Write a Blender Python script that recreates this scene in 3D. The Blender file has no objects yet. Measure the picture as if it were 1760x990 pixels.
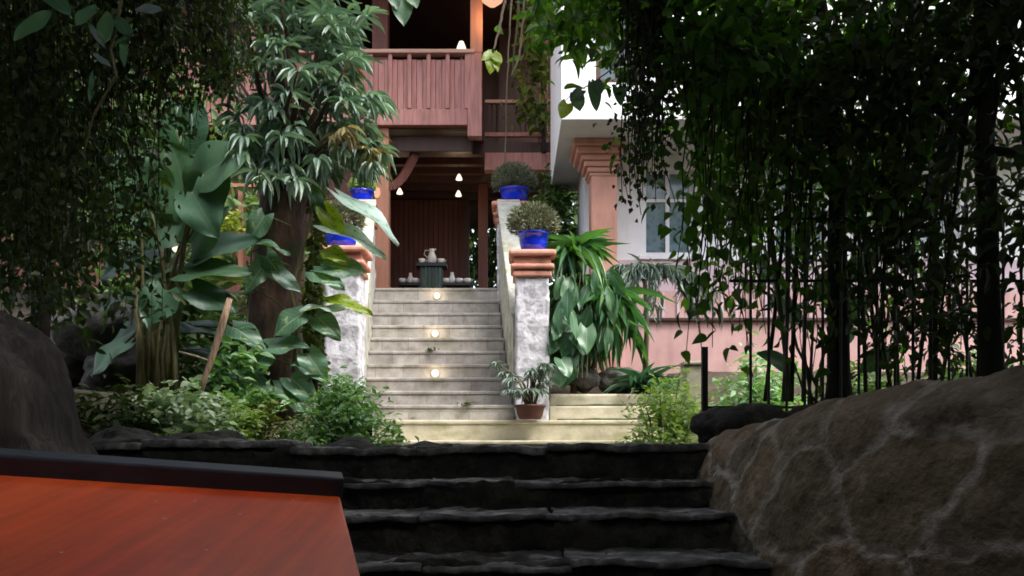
import bpy, bmesh, math, random
import numpy as np
from mathutils import Vector, Matrix, noise

random.seed(7)
RNG = np.random.default_rng(7)
E = 0.95            # eye height above the lower ground
F = 1500.0          # focal length in photo pixels (photo 1760 wide)
HY = 770.0          # photo row of the horizon
scene = bpy.context.scene
COL = scene.collection
R = math.radians


def X(px, d): return (px - 880.0) / F * d
def Z(py, d): return E + (HY - py) / F * d
def P(px, py, d): return Vector((X(px, d), d, Z(py, d)))


# ------------------------------------------------------------------ materials
MAT = {}


def new_mat(name):
    m = bpy.data.materials.new(name)
    m.use_nodes = True
    nt = m.node_tree
    nt.nodes.clear()
    out = nt.nodes.new('ShaderNodeOutputMaterial')
    return m, nt, out


def nd(nt, typ, **kw):
    n = nt.nodes.new(typ)
    for k, v in kw.items():
        setattr(n, k, v)
    return n


def ramp(nt, fac, stops):
    r = nd(nt, 'ShaderNodeValToRGB')
    e = r.color_ramp.elements
    while len(e) < len(stops):
        e.new(0.5)
    for i, (p, c) in enumerate(stops):
        e[i].position = p
        e[i].color = (c[0], c[1], c[2], 1)
    nt.links.new(fac, r.inputs[0])
    return r.outputs[0]


def surf(name, cols, scale=6.0, rough=0.7, stretch=(1, 1, 1), bump=0.2, bscale=30.0, detail=6.0, spec=0.4,
         coat=0.0, emit=None, estr=0.0, extra=None, bdist=0.01):
    """noise-coloured procedural surface; cols = list of linear colours"""
    m, nt, out = new_mat(name)
    b = nd(nt, 'ShaderNodeBsdfPrincipled')
    tc = nd(nt, 'ShaderNodeTexCoord')
    mp = nd(nt, 'ShaderNodeMapping')
    mp.inputs['Scale'].default_value = stretch
    nt.links.new(tc.outputs['Object'], mp.inputs['Vector'])
    n = nd(nt, 'ShaderNodeTexNoise')
    n.inputs['Scale'].default_value = scale
    n.inputs['Detail'].default_value = detail
    n.inputs['Roughness'].default_value = 0.62
    nt.links.new(mp.outputs[0], n.inputs['Vector'])
    k = len(cols)
    stops = [(0.30 + 0.40 * i / max(1, k - 1), c) for i, c in enumerate(cols)]
    col = ramp(nt, n.outputs['Fac'], stops)
    if extra:
        col = extra(nt, mp, tc, col)
    nt.links.new(col, b.inputs['Base Color'])
    b.inputs['Roughness'].default_value = rough
    b.inputs['Specular IOR Level'].default_value = spec
    b.inputs['Coat Weight'].default_value = coat
    b.inputs['Coat Roughness'].default_value = 0.15
    if bump > 0:
        n2 = nd(nt, 'ShaderNodeTexNoise')
        n2.inputs['Scale'].default_value = bscale
        n2.inputs['Detail'].default_value = 8
        nt.links.new(mp.outputs[0], n2.inputs['Vector'])
        bp = nd(nt, 'ShaderNodeBump')
        bp.inputs['Strength'].default_value = bump
        bp.inputs['Distance'].default_value = bdist
        nt.links.new(n2.outputs['Fac'], bp.inputs['Height'])
        nt.links.new(bp.outputs[0], b.inputs['Normal'])
    if emit:
        b.inputs['Emission Color'].default_value = (*emit, 1)
        b.inputs['Emission Strength'].default_value = estr
    nt.links.new(b.outputs[0], out.inputs[0])
    MAT[name] = m
    return m


def mixc(nt, fac, a, b, mode='MIX'):
    mx = nd(nt, 'ShaderNodeMix', data_type='RGBA', blend_type=mode)
    if isinstance(fac, float):
        mx.inputs[0].default_value = fac
    else:
        nt.links.new(fac, mx.inputs[0])
    for sock, v in ((mx.inputs[6], a), (mx.inputs[7], b)):
        if isinstance(v, tuple):
            sock.default_value = (*v, 1)
        else:
            nt.links.new(v, sock)
    return mx.outputs[2]


def leafmat(name, cols, trans=0.35, rough=0.45, spec=0.4, tcol=None, patch=None):
    """leaf: colour varies from leaf to leaf, thin and translucent"""
    m, nt, out = new_mat(name)
    g = nd(nt, 'ShaderNodeNewGeometry')
    k = len(cols)
    col = ramp(nt, g.outputs['Random Per Island'], [(i / max(1, k - 1), c) for i, c in enumerate(cols)])
    if patch:
        tc = nd(nt, 'ShaderNodeTexCoord')
        n = nd(nt, 'ShaderNodeTexNoise')
        n.inputs['Scale'].default_value = patch[1]
        n.inputs['Detail'].default_value = 5
        nt.links.new(tc.outputs['Object'], n.inputs['Vector'])
        f = ramp(nt, n.outputs['Fac'], [(patch[2], (0, 0, 0)), (patch[2] + 0.08, (1, 1, 1))])
        col = mixc(nt, f, col, patch[0])
    b = nd(nt, 'ShaderNodeBsdfPrincipled')
    nt.links.new(col, b.inputs['Base Color'])
    b.inputs['Roughness'].default_value = rough
    b.inputs['Specular IOR Level'].default_value = spec
    t = nd(nt, 'ShaderNodeBsdfTranslucent')
    tc2 = mixc(nt, 1.0, col, tcol or (1.5, 1.7, 0.6), 'MULTIPLY')
    nt.links.new(tc2, t.inputs['Color'])
    mx = nd(nt, 'ShaderNodeMixShader')
    mx.inputs[0].default_value = trans
    nt.links.new(b.outputs[0], mx.inputs[1])
    nt.links.new(t.outputs[0], mx.inputs[2])
    nt.links.new(mx.outputs[0], out.inputs[0])
    MAT[name] = m
    return m


def veinleaf(name, cols, vein, trans=0.3, rough=0.38, patch=None, spec=0.45):
    """large single leaf with a pale midrib and side veins (leaf's own UV)"""
    m, nt, out = new_mat(name)
    oi = nd(nt, 'ShaderNodeObjectInfo')
    k = len(cols)
    col = ramp(nt, oi.outputs['Random'], [(i / max(1, k - 1), c) for i, c in enumerate(cols)])
    tc = nd(nt, 'ShaderNodeTexCoord')
    n = nd(nt, 'ShaderNodeTexNoise')
    n.inputs['Scale'].default_value = 9
    n.inputs['Detail'].default_value = 5
    nt.links.new(tc.outputs['Object'], n.inputs['Vector'])
    col = mixc(nt, n.outputs['Fac'], col, mixc(nt, 1.0, col, (0.55, 0.6, 0.6), 'MULTIPLY'))
    if patch:
        n3 = nd(nt, 'ShaderNodeTexNoise')
        n3.inputs['Scale'].default_value = patch[1]
        n3.inputs['Detail'].default_value = 6
        nt.links.new(tc.outputs['UV'], n3.inputs['Vector'])
        f = ramp(nt, n3.outputs['Fac'], [(patch[2], (0, 0, 0)), (patch[2] + 0.06, (1, 1, 1))])
        col = mixc(nt, f, col, patch[0])
    sx = nd(nt, 'ShaderNodeSeparateXYZ')
    nt.links.new(tc.outputs['UV'], sx.inputs[0])
    a = nd(nt, 'ShaderNodeMath', operation='SUBTRACT'); a.inputs[1].default_value = 0.5
    nt.links.new(sx.outputs[0], a.inputs[0])
    ab = nd(nt, 'ShaderNodeMath', operation='ABSOLUTE'); nt.links.new(a.outputs[0], ab.inputs[0])
    lt = nd(nt, 'ShaderNodeMath', operation='LESS_THAN'); lt.inputs[1].default_value = 0.022
    nt.links.new(ab.outputs[0], lt.inputs[0])
    # side veins: v - 0.45*|u| striped
    mu = nd(nt, 'ShaderNodeMath', operation='MULTIPLY_ADD'); mu.inputs[1].default_value = -0.6
    nt.links.new(ab.outputs[0], mu.inputs[0]); nt.links.new(sx.outputs[1], mu.inputs[2])
    fr = nd(nt, 'ShaderNodeMath', operation='MULTIPLY'); fr.inputs[1].default_value = 8
    nt.links.new(mu.outputs[0], fr.inputs[0])
    fr2 = nd(nt, 'ShaderNodeMath', operation='FRACT'); nt.links.new(fr.outputs[0], fr2.inputs[0])
    l2 = nd(nt, 'ShaderNodeMath', operation='LESS_THAN'); l2.inputs[1].default_value = 0.09
    nt.links.new(fr2.outputs[0], l2.inputs[0])
    l3 = nd(nt, 'ShaderNodeMath', operation='MULTIPLY'); l3.inputs[1].default_value = 0.45
    nt.links.new(l2.outputs[0], l3.inputs[0])
    mxm = nd(nt, 'ShaderNodeMath', operation='MAXIMUM')
    nt.links.new(lt.outputs[0], mxm.inputs[0]); nt.links.new(l3.outputs[0], mxm.inputs[1])
    col = mixc(nt, mxm.outputs[0], col, vein)
    b = nd(nt, 'ShaderNodeBsdfPrincipled')
    nt.links.new(col, b.inputs['Base Color'])
    b.inputs['Roughness'].default_value = rough
    b.inputs['Specular IOR Level'].default_value = spec
    t = nd(nt, 'ShaderNodeBsdfTranslucent')
    nt.links.new(mixc(nt, 1.0, col, (1.5, 1.6, 0.5), 'MULTIPLY'), t.inputs['Color'])
    mx = nd(nt, 'ShaderNodeMixShader'); mx.inputs[0].default_value = trans
    nt.links.new(b.outputs[0], mx.inputs[1]); nt.links.new(t.outputs[0], mx.inputs[2])
    nt.links.new(mx.outputs[0], out.inputs[0])
    MAT[name] = m
    return m


def glow(name, col, strength):
    m, nt, out = new_mat(name)
    e = nd(nt, 'ShaderNodeEmission')
    e.inputs[0].default_value = (*col, 1)
    e.inputs[1].default_value = strength
    nt.links.new(e.outputs[0], out.inputs[0])
    MAT[name] = m
    return m


def stains(colr, amount, scale, stretch):
    def f(nt, mp, tc, col):
        m2 = nd(nt, 'ShaderNodeMapping'); m2.inputs['Scale'].default_value = stretch
        nt.links.new(tc.outputs['Object'], m2.inputs['Vector'])
        n = nd(nt, 'ShaderNodeTexNoise'); n.inputs['Scale'].default_value = scale; n.inputs['Detail'].default_value = 7
        nt.links.new(m2.outputs[0], n.inputs['Vector'])
        fac = ramp(nt, n.outputs['Fac'], [(0.5, (0, 0, 0)), (0.68, (amount,) * 3)])
        return mixc(nt, fac, col, colr)
    return f


def slab_joints(nt, mp, tc, col):
    """thin vertical joints and mossy streaks in the stair stone"""
    b = nd(nt, 'ShaderNodeTexBrick')
    b.inputs['Scale'].default_value = 1.0
    b.inputs['Color1'].default_value = (1, 1, 1, 1); b.inputs['Color2'].default_value = (0.74, 0.73, 0.74, 1)
    b.inputs['Mortar'].default_value = (0.62, 0.6, 0.55, 1)
    b.inputs['Mortar Size'].default_value = 0.006
    b.inputs['Brick Width'].default_value = 0.33; b.inputs['Row Height'].default_value = 0.197
    m2 = nd(nt, 'ShaderNodeMapping'); m2.inputs['Rotation'].default_value = (R(90), 0, 0)
    nt.links.new(tc.outputs['Object'], m2.inputs['Vector'])
    nt.links.new(m2.outputs[0], b.inputs['Vector'])
    col = mixc(nt, 0.8, col, b.outputs['Color'], 'MULTIPLY')
    return stains((0.14, 0.13, 0.075), 0.6, 2.2, (1, 1, 2.4))(nt, mp, tc, col)


def wall_stones(nt, mp, tc, col):
    """plastered rubble: grey stones showing in pale mortar"""
    v = nd(nt, 'ShaderNodeTexVoronoi', feature='DISTANCE_TO_EDGE'); v.inputs['Scale'].default_value = 6.5
    n = nd(nt, 'ShaderNodeTexNoise'); n.inputs['Scale'].default_value = 5
    nt.links.new(tc.outputs['Object'], n.inputs['Vector'])
    va = nd(nt, 'ShaderNodeVectorMath', operation='ADD')
    sc = nd(nt, 'ShaderNodeVectorMath', operation='SCALE'); sc.inputs['Scale'].default_value = 0.25
    nt.links.new(n.outputs['Color'], sc.inputs[0])
    nt.links.new(tc.outputs['Object'], va.inputs[0]); nt.links.new(sc.outputs[0], va.inputs[1])
    nt.links.new(va.outputs[0], v.inputs['Vector'])
    f = ramp(nt, v.outputs['Distance'], [(0.10, (0, 0, 0)), (0.2, (0.75,) * 3)])
    return mixc(nt, f, col, (0.28, 0.27, 0.285))


def mortar_attr(nt, mp, tc, col):
    at = nd(nt, 'ShaderNodeAttribute'); at.attribute_name = 'mortar'
    at2 = nd(nt, 'ShaderNodeAttribute'); at2.attribute_name = 'stone'
    tint = ramp(nt, at2.outputs['Fac'], [(0.0, (1.1, 0.98, 0.8)), (0.35, (0.6, 0.6, 0.55)), (0.7, (1.35, 1.08, 0.84)), (1, (0.85, 0.88, 0.9))])
    col = mixc(nt, 1.0, col, tint, 'MULTIPLY')
    n = nd(nt, 'ShaderNodeTexNoise'); n.inputs['Scale'].default_value = 7; n.inputs['Detail'].default_value = 6
    nt.links.new(tc.outputs['Object'], n.inputs['Vector'])
    f = nd(nt, 'ShaderNodeMath', operation='MULTIPLY')
    nt.links.new(at.outputs['Fac'], f.inputs[0])
    fr = ramp(nt, n.outputs['Fac'], [(0.3, (0.3,) * 3), (0.55, (1, 1, 1))])
    nt.links.new(fr, f.inputs[1])
    return mixc(nt, f.outputs[0], col, (0.52, 0.45, 0.37))


surf('soil', [(0.03, 0.022, 0.015), (0.07, 0.05, 0.035)], 3, 0.95, bump=0.8, bscale=14, bdist=0.04, extra=stains((0.03, 0.05, 0.015), 0.8, 1.6, (1, 1, 1)))
surf('stair_stone', [(0.23, 0.208, 0.185), (0.35, 0.325, 0.295), (0.45, 0.425, 0.39)], 7, 0.85, bump=0.35, bscale=40, extra=slab_joints)
surf('broad_stone', [(0.32, 0.29, 0.20), (0.45, 0.41, 0.30), (0.55, 0.5, 0.4)], 5, 0.85, bump=0.35, bscale=30, extra=stains((0.2, 0.2, 0.08), 0.6, 3, (1, 1, 3)))
surf('pillar_stone', [(0.46, 0.45, 0.48), (0.58, 0.565, 0.6)], 9, 0.9, bump=0.6, bscale=24, bdist=0.015, extra=wall_stones)
surf('cheek_stone', [(0.32, 0.32, 0.26), (0.46, 0.45, 0.41)], 7, 0.88, bump=0.9, bscale=12, bdist=0.04, extra=stains((0.2, 0.2, 0.1), 0.7, 4, (1, 1, 1)))
surf('terracotta', [(0.38, 0.15, 0.10), (0.52, 0.23, 0.16), (0.56, 0.29, 0.22)], 8, 0.75, bump=0.25, extra=stains((0.2, 0.11, 0.08), 0.5, 5, (1, 1, 1)))
surf('bowl_clay', [(0.05, 0.018, 0.013), (0.10, 0.032, 0.024)], 9, 0.7, bump=0.3)
surf('blue_glaze', [(0.004, 0.018, 0.5), (0.007, 0.04, 0.75)], 6, 0.18, bump=0.05, spec=0.6, coat=0.4)
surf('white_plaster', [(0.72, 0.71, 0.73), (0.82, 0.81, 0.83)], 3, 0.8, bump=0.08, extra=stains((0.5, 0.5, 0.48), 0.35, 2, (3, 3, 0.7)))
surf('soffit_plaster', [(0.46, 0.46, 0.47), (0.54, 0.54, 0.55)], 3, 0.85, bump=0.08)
surf('pink_plaster', [(0.46, 0.27, 0.25), (0.58, 0.36, 0.34)], 2.5, 0.85, bump=0.12, extra=stains((0.36, 0.22, 0.2), 0.5, 3, (2, 2, 0.6)))
surf('lilac_plaster', [(0.5, 0.38, 0.42), (0.62, 0.5, 0.53)], 2.5, 0.85, bump=0.12, extra=stains((0.35, 0.28, 0.28), 0.5, 3, (2, 2, 0.6)))
surf('peach_plaster', [(0.50, 0.23, 0.17), (0.6, 0.30, 0.23)], 3, 0.8, bump=0.1, extra=stains((0.36, 0.19, 0.15), 0.5, 3, (2, 2, 0.6)))
surf('pink_wood', [(0.26, 0.105, 0.09), (0.36, 0.155, 0.135), (0.41, 0.19, 0.165)], 4, 0.65, (6, 6, 0.5), bump=0.25, bscale=20, extra=stains((0.12, 0.06, 0.05), 0.55, 3, (6, 6, 0.6)))
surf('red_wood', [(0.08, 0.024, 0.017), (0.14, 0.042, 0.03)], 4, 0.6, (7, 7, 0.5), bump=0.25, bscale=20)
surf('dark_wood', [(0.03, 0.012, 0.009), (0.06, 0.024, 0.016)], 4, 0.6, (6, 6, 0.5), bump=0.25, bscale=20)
surf('orange_wood', [(0.26, 0.11, 0.065), (0.34, 0.15, 0.09)], 4, 0.55, (7, 7, 0.5), bump=0.15)
surf('rail_wood', [(0.36, 0.2, 0.15), (0.46, 0.27, 0.21)], 4, 0.6, (0.6, 6, 6), bump=0.15)
surf('roof_tile', [(0.12, 0.05, 0.035), (0.2, 0.09, 0.06)], 5, 0.85, bump=0.4)
surf('glass_dark', [(0.02, 0.03, 0.04), (0.04, 0.06, 0.07)], 2, 0.08, bump=0, spec=0.8)
surf('glass_teal', [(0.07, 0.12, 0.14), (0.16, 0.22, 0.25), (0.05, 0.09, 0.06)], 5, 0.1, bump=0, spec=0.8)
surf('black_iron', [(0.008, 0.008, 0.009), (0.02, 0.018, 0.016)], 20, 0.6, bump=0.2)
surf('porcelain', [(0.8, 0.78, 0.74), (0.85, 0.83, 0.8)], 5, 0.25, bump=0)
surf('green_cloth', [(0.09, 0.13, 0.11), (0.2, 0.26, 0.23)], 8, 0.9, (4, 4, 0.7), bump=0.4)
surf('black_lacquer', [(0.008, 0.006, 0.006), (0.015, 0.01, 0.01)], 8, 0.4, bump=0.05)
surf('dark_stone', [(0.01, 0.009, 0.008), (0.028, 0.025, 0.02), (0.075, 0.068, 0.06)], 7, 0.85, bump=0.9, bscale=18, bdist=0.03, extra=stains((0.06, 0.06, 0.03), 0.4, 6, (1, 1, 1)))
surf('lit_tread_stone', [(0.05, 0.048, 0.045), (0.13, 0.126, 0.12), (0.40, 0.39, 0.38)], 9, 0.85, detail=10, bump=0.9, bscale=30, bdist=0.015)  # pale lichen patches, and light on the step tops put into the colour
surf('grey_rock', [(0.025, 0.023, 0.02), (0.06, 0.055, 0.05), (0.11, 0.10, 0.09)], 4, 0.9, bump=0.9, bscale=14, bdist=0.03)
surf('boulder_stone', [(0.02, 0.017, 0.014), (0.045, 0.038, 0.032), (0.09, 0.076, 0.064)], 5, 0.9, (5, 5, 0.9), bump=1.0, bscale=9, bdist=0.03)
surf('rubble_stone', [(0.06, 0.05, 0.036), (0.17, 0.14, 0.10), (0.23, 0.195, 0.15), (0.36, 0.31, 0.25)], 9, 0.9, detail=12, bump=1.0, bscale=34, bdist=0.02, extra=mortar_attr)
surf('bark', [(0.018, 0.011, 0.008), (0.06, 0.034, 0.024), (0.14, 0.08, 0.058)], 6, 0.9, (1, 1, 0.35), bump=1.0, bscale=16, bdist=0.03, extra=stains((0.04, 0.05, 0.015), 0.6, 4, (1, 1, 1)))
surf('dark_bark', [(0.012, 0.009, 0.007), (0.03, 0.022, 0.017)], 6, 0.9, (1, 1, 0.35), bump=1.0, bscale=16, bdist=0.03)
surf('stem_green', [(0.05, 0.07, 0.02), (0.11, 0.12, 0.05)], 6, 0.7, (1, 1, 0.3), bump=0.2)
surf('stem_olive', [(0.05, 0.05, 0.018), (0.10, 0.09, 0.035), (0.16, 0.14, 0.06)], 8, 0.7, (6, 6, 0.5), bump=0.4)
surf('root_pale', [(0.16, 0.12, 0.09), (0.32, 0.26, 0.2)], 8, 0.8, (4, 4, 0.4), bump=0.3)
surf('stake_wood', [(0.2, 0.11, 0.07), (0.42, 0.28, 0.19), (0.5, 0.36, 0.25)], 8, 0.8, (8, 8, 0.6), bump=0.4)
surf('edge_band', [(0.012, 0.016, 0.026), (0.03, 0.036, 0.05)], 10, 0.42, bump=0.15, bscale=60)


def table_grain(nt, mp, tc, col):
    m2 = nd(nt, 'ShaderNodeMapping'); m2.inputs['Scale'].default_value = (38, 1.6, 10)
    nt.links.new(tc.outputs['Object'], m2.inputs['Vector'])
    n = nd(nt, 'ShaderNodeTexNoise'); n.inputs['Scale'].default_value = 1.6; n.inputs['Detail'].default_value = 8
    nt.links.new(m2.outputs[0], n.inputs['Vector'])
    f = ramp(nt, n.outputs['Fac'], [(0.3, (0.66,) * 3), (0.7, (1.12,) * 3)])
    col = mixc(nt, 0.75, col, f, 'MULTIPLY')
    v = nd(nt, 'ShaderNodeTexVoronoi'); v.inputs['Scale'].default_value = 22
    nt.links.new(tc.outputs['Object'], v.inputs['Vector'])
    d = ramp(nt, v.outputs['Distance'], [(0.045, (1, 1, 1)), (0.065, (0, 0, 0))])
    return mixc(nt, d, col, (0.75, 0.45, 0.35))


surf('table_red', [(0.50, 0.046, 0.013), (0.66, 0.085, 0.022), (0.74, 0.14, 0.034)], 2.6, 0.3, (1.2, 0.7, 1), bump=0.06, bscale=30, extra=table_grain, spec=0.3)

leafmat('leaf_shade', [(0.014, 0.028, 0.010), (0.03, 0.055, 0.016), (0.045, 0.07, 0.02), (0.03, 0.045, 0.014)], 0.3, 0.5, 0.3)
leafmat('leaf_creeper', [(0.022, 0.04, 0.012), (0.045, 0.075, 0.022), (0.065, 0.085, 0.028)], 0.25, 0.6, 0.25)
leafmat('leaf_heart', [(0.025, 0.065, 0.015), (0.05, 0.115, 0.02), (0.09, 0.17, 0.028)], 0.55, 0.45, 0.3)
leafmat('leaf_lance', [(0.06, 0.11, 0.08), (0.12, 0.19, 0.145), (0.19, 0.27, 0.22), (0.11, 0.17, 0.09)], 0.22, 0.4, 0.5, (1.2, 1.4, 0.8))
leafmat('leaf_dry', [(0.17, 0.14, 0.06), (0.22, 0.2, 0.09), (0.12, 0.08, 0.045)], 0.3, 0.7, 0.2, (1.2, 1.1, 0.6))
leafmat('leaf_fresh', [(0.08, 0.18, 0.08), (0.15, 0.28, 0.13), (0.28, 0.42, 0.24), (0.12, 0.24, 0.08)], 0.3, 0.5, 0.4)
leafmat('leaf_variegated', [(0.2, 0.32, 0.17), (0.4, 0.52, 0.36), (0.58, 0.66, 0.5), (0.2, 0.32, 0.1), (0.5, 0.6, 0.44)], 0.25, 0.5, 0.4, (1.2, 1.3, 0.8))
leafmat('leaf_lime', [(0.14, 0.24, 0.06), (0.24, 0.34, 0.10), (0.3, 0.38, 0.17)], 0.35, 0.5, 0.4)
leafmat('leaf_yellow', [(0.16, 0.22, 0.04), (0.26, 0.3, 0.06)], 0.3, 0.5, 0.3, (1.2, 1.2, 0.6))
leafmat('leaf_strap', [(0.025, 0.08, 0.035), (0.05, 0.13, 0.05), (0.09, 0.19, 0.05)], 0.3, 0.35, 0.5)
leafmat('leaf_hang', [(0.022, 0.075, 0.04), (0.04, 0.11, 0.06), (0.06, 0.14, 0.08)], 0.25, 0.4, 0.5, (1.2, 1.4, 0.8))
leafmat('leaf_silver', [(0.09, 0.13, 0.12), (0.17, 0.22, 0.2), (0.13, 0.19, 0.13)], 0.2, 0.5, 0.4, (1.1, 1.2, 0.8))
leafmat('leaf_spine', [(0.06, 0.09, 0.05), (0.15, 0.17, 0.11), (0.25, 0.25, 0.19)], 0.12, 0.7, 0.2, (1.1, 1.2, 0.8))
leafmat('leaf_spine_brown', [(0.06, 0.075, 0.035), (0.14, 0.15, 0.08), (0.25, 0.24, 0.17), (0.10, 0.14, 0.06)], 0.12, 0.7, 0.2, (1.1, 1.2, 0.8))
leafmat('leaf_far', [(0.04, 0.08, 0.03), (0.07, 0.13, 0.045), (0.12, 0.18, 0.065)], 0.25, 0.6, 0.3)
leafmat('leaf_moss', [(0.04, 0.06, 0.012), (0.09, 0.12, 0.02), (0.14, 0.16, 0.03)], 0.25, 0.6, 0.3)
veinleaf('leaf_ear', [(0.05, 0.13, 0.075), (0.10, 0.20, 0.125), (0.07, 0.16, 0.06)], (0.10, 0.17, 0.11), 0.3)
veinleaf('leaf_ear_pale', [(0.13, 0.17, 0.19), (0.19, 0.23, 0.25)], (0.2, 0.26, 0.24), 0.25, 0.45)
veinleaf('leaf_hangbig', [(0.035, 0.11, 0.045), (0.08, 0.19, 0.09), (0.11, 0.22, 0.10)], (0.15, 0.27, 0.15), 0.25, 0.35)
veinleaf('leaf_pothos', [(0.11, 0.24, 0.14), (0.17, 0.33, 0.21)], (0.32, 0.45, 0.3), 0.28, 0.3, ((0.36, 0.46, 0.22), 3.2, 0.58))
veinleaf('leaf_pothos_pale', [(0.36, 0.48, 0.44), (0.44, 0.56, 0.50)], (0.2, 0.32, 0.2), 0.2, 0.3, ((0.10, 0.2, 0.12), 8, 0.57))
veinleaf('leaf_pothos_yellow', [(0.34, 0.46, 0.03), (0.42, 0.52, 0.045)], (0.36, 0.42, 0.1), 0.45, 0.35, ((0.10, 0.2, 0.02), 8, 0.55))
glow('lamp_white', (1.0, 0.84, 0.6), 0.42)
glow('lamp_warm', (1.0, 0.55, 0.34), 0.24)
glow('lamp_step', (1.0, 0.86, 0.6), 0.45)

# ------------------------------------------------------------------ mesh helpers
ROOTLOC = {}


def tag(o, label=None, cat=None, group=None, kind=None):
    if label: o['label'] = label
    if cat:
        o['category'] = cat
        o['kind'] = 'thing'
    if group: o['group'] = group
    if kind: o['kind'] = kind
    return o


def thing(name, label, cat, loc=(0, 0, 0), group=None):
    o = bpy.data.objects.new(name, None)
    o.empty_display_size = 0.1
    COL.objects.link(o)
    o.location = loc
    ROOTLOC[o.name] = Vector(loc)
    return tag(o, label, cat, group)


def link_mesh(name, me, mat, parent=None, smooth=False):
    me.materials.append(MAT[mat])
    if smooth:
        me.polygons.foreach_set('use_smooth', [True] * len(me.polygons))
    o = bpy.data.objects.new(name, me)
    COL.objects.link(o)
    if parent is not None:
        o.parent = parent
    return o


def origin_of(parent):
    p = parent
    while p is not None and p.parent is not None:
        p = p.parent
    return ROOTLOC.get(p.name, Vector((0, 0, 0))) if p is not None else Vector((0, 0, 0))


class MB:
    """collects shapes in world coordinates and links them as ONE mesh object"""
    def __init__(self):
        self.v, self.f = [], []

    def add(self, vs, fs):
        k = len(self.v)
        self.v += [tuple(p) for p in vs]
        self.f += [tuple(i + k for i in f) for f in fs]
        return self

    def box(self, x0, x1, y0, y1, z0, z1):
        vs = [(x0, y0, z0), (x1, y0, z0), (x1, y1, z0), (x0, y1, z0), (x0, y0, z1), (x1, y0, z1), (x1, y1, z1), (x0, y1, z1)]
        return self.add(vs, [(0, 3, 2, 1), (4, 5, 6, 7), (0, 1, 5, 4), (1, 2, 6, 5), (2, 3, 7, 6), (3, 0, 4, 7)])

    def hexa(self, pts):
        """8 points: bottom ring then top ring, counter-clockwise from above"""
        return self.add(pts, [(0, 3, 2, 1), (4, 5, 6, 7), (0, 1, 5, 4), (1, 2, 6, 5), (2, 3, 7, 6), (3, 0, 4, 7)])

    def bar(self, a, b, w, h, up=(0, 0, 1)):
        a, b = Vector(a), Vector(b)
        d = (b - a).normalized()
        u = Vector(up)
        s = d.cross(u)
        if s.length < 1e-4:
            s = d.cross(Vector((0, 1, 0)))
        s.normalize(); u = s.cross(d).normalized()
        s *= w / 2; u *= h / 2
        return self.add([a - s - u, a + s - u, a + s + u, a - s + u, b - s - u, b + s - u, b + s + u, b - s + u],
                        [(0, 1, 2, 3), (7, 6, 5, 4), (0, 4, 5, 1), (1, 5, 6, 2), (2, 6, 7, 3), (3, 7, 4, 0)])

    def tube(self, pts, radii, seg=8):
        pts = [Vector(p) for p in pts]
        n = len(pts)
        if not hasattr(radii, '__len__'):
            radii = [radii] * n
        k = len(self.v)
        ref = Vector((0.31, 0.87, 0.12)).normalized()
        for i, p in enumerate(pts):
            d = (pts[min(i + 1, n - 1)] - pts[max(i - 1, 0)]).normalized()
            a = d.cross(ref)
            if a.length < 1e-3: a = d.cross(Vector((1, 0, 0)))
            a.normalize(); b = d.cross(a)
            for j in range(seg):
                t = 2 * math.pi * j / seg
                q = p + (a * math.cos(t) + b * math.sin(t)) * radii[i]
                self.v.append(tuple(q))
        for i in range(n - 1):
            for j in range(seg):
                j2 = (j + 1) % seg
                self.f.append((k + i * seg + j, k + i * seg + j2, k + (i + 1) * seg + j2, k + (i + 1) * seg + j))
        self.f.append(tuple(k + j for j in reversed(range(seg))))
        self.f.append(tuple(k + (n - 1) * seg + j for j in range(seg)))
        return self

    def lathe(self, c, prof, seg=20):
        """prof: list of (radius, z) from bottom up"""
        c = Vector(c); k = len(self.v); n = len(prof)
        for r, z in prof:
            for j in range(seg):
                t = 2 * math.pi * j / seg
                self.v.append((c.x + r * math.cos(t), c.y + r * math.sin(t), c.z + z))
        for i in range(n - 1):
            for j in range(seg):
                j2 = (j + 1) % seg
                self.f.append((k + i * seg + j, k + i * seg + j2, k + (i + 1) * seg + j2, k + (i + 1) * seg + j))
        self.f.append(tuple(k + j for j in reversed(range(seg))))
        self.f.append(tuple(k + (n - 1) * seg + j for j in range(seg)))
        return self

    def build(self, name, mat, parent=None, smooth=False, bevel=0.0):
        o0 = origin_of(parent)
        me = bpy.data.meshes.new(name)
        me.from_pydata([(x - o0.x, y - o0.y, z - o0.z) for x, y, z in self.v], [], self.f)
        me.update()
        o = link_mesh(name, me, mat, parent, smooth)
        if bevel:
            md = o.modifiers.new('bevel', 'BEVEL'); md.width = bevel; md.segments = 2; md.limit_method = 'ANGLE'
        return o


def np_mesh(name, V, faces_flat, loop_tot, mat, parent=None, smooth=True):
    o0 = np.array(origin_of(parent))
    V = V - o0
    me = bpy.data.meshes.new(name)
    me.vertices.add(len(V))
    me.vertices.foreach_set('co', V.astype(np.float32).ravel())
    me.loops.add(len(faces_flat))
    me.loops.foreach_set('vertex_index', faces_flat.astype(np.int32))
    me.polygons.add(len(loop_tot))
    st = np.concatenate([[0], np.cumsum(loop_tot)[:-1]])
    me.polygons.foreach_set('loop_start', st.astype(np.int32))
    me.polygons.foreach_set('loop_total', loop_tot.astype(np.int32))
    me.update(calc_edges=True)
    return link_mesh(name, me, mat, parent, smooth)


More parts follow.
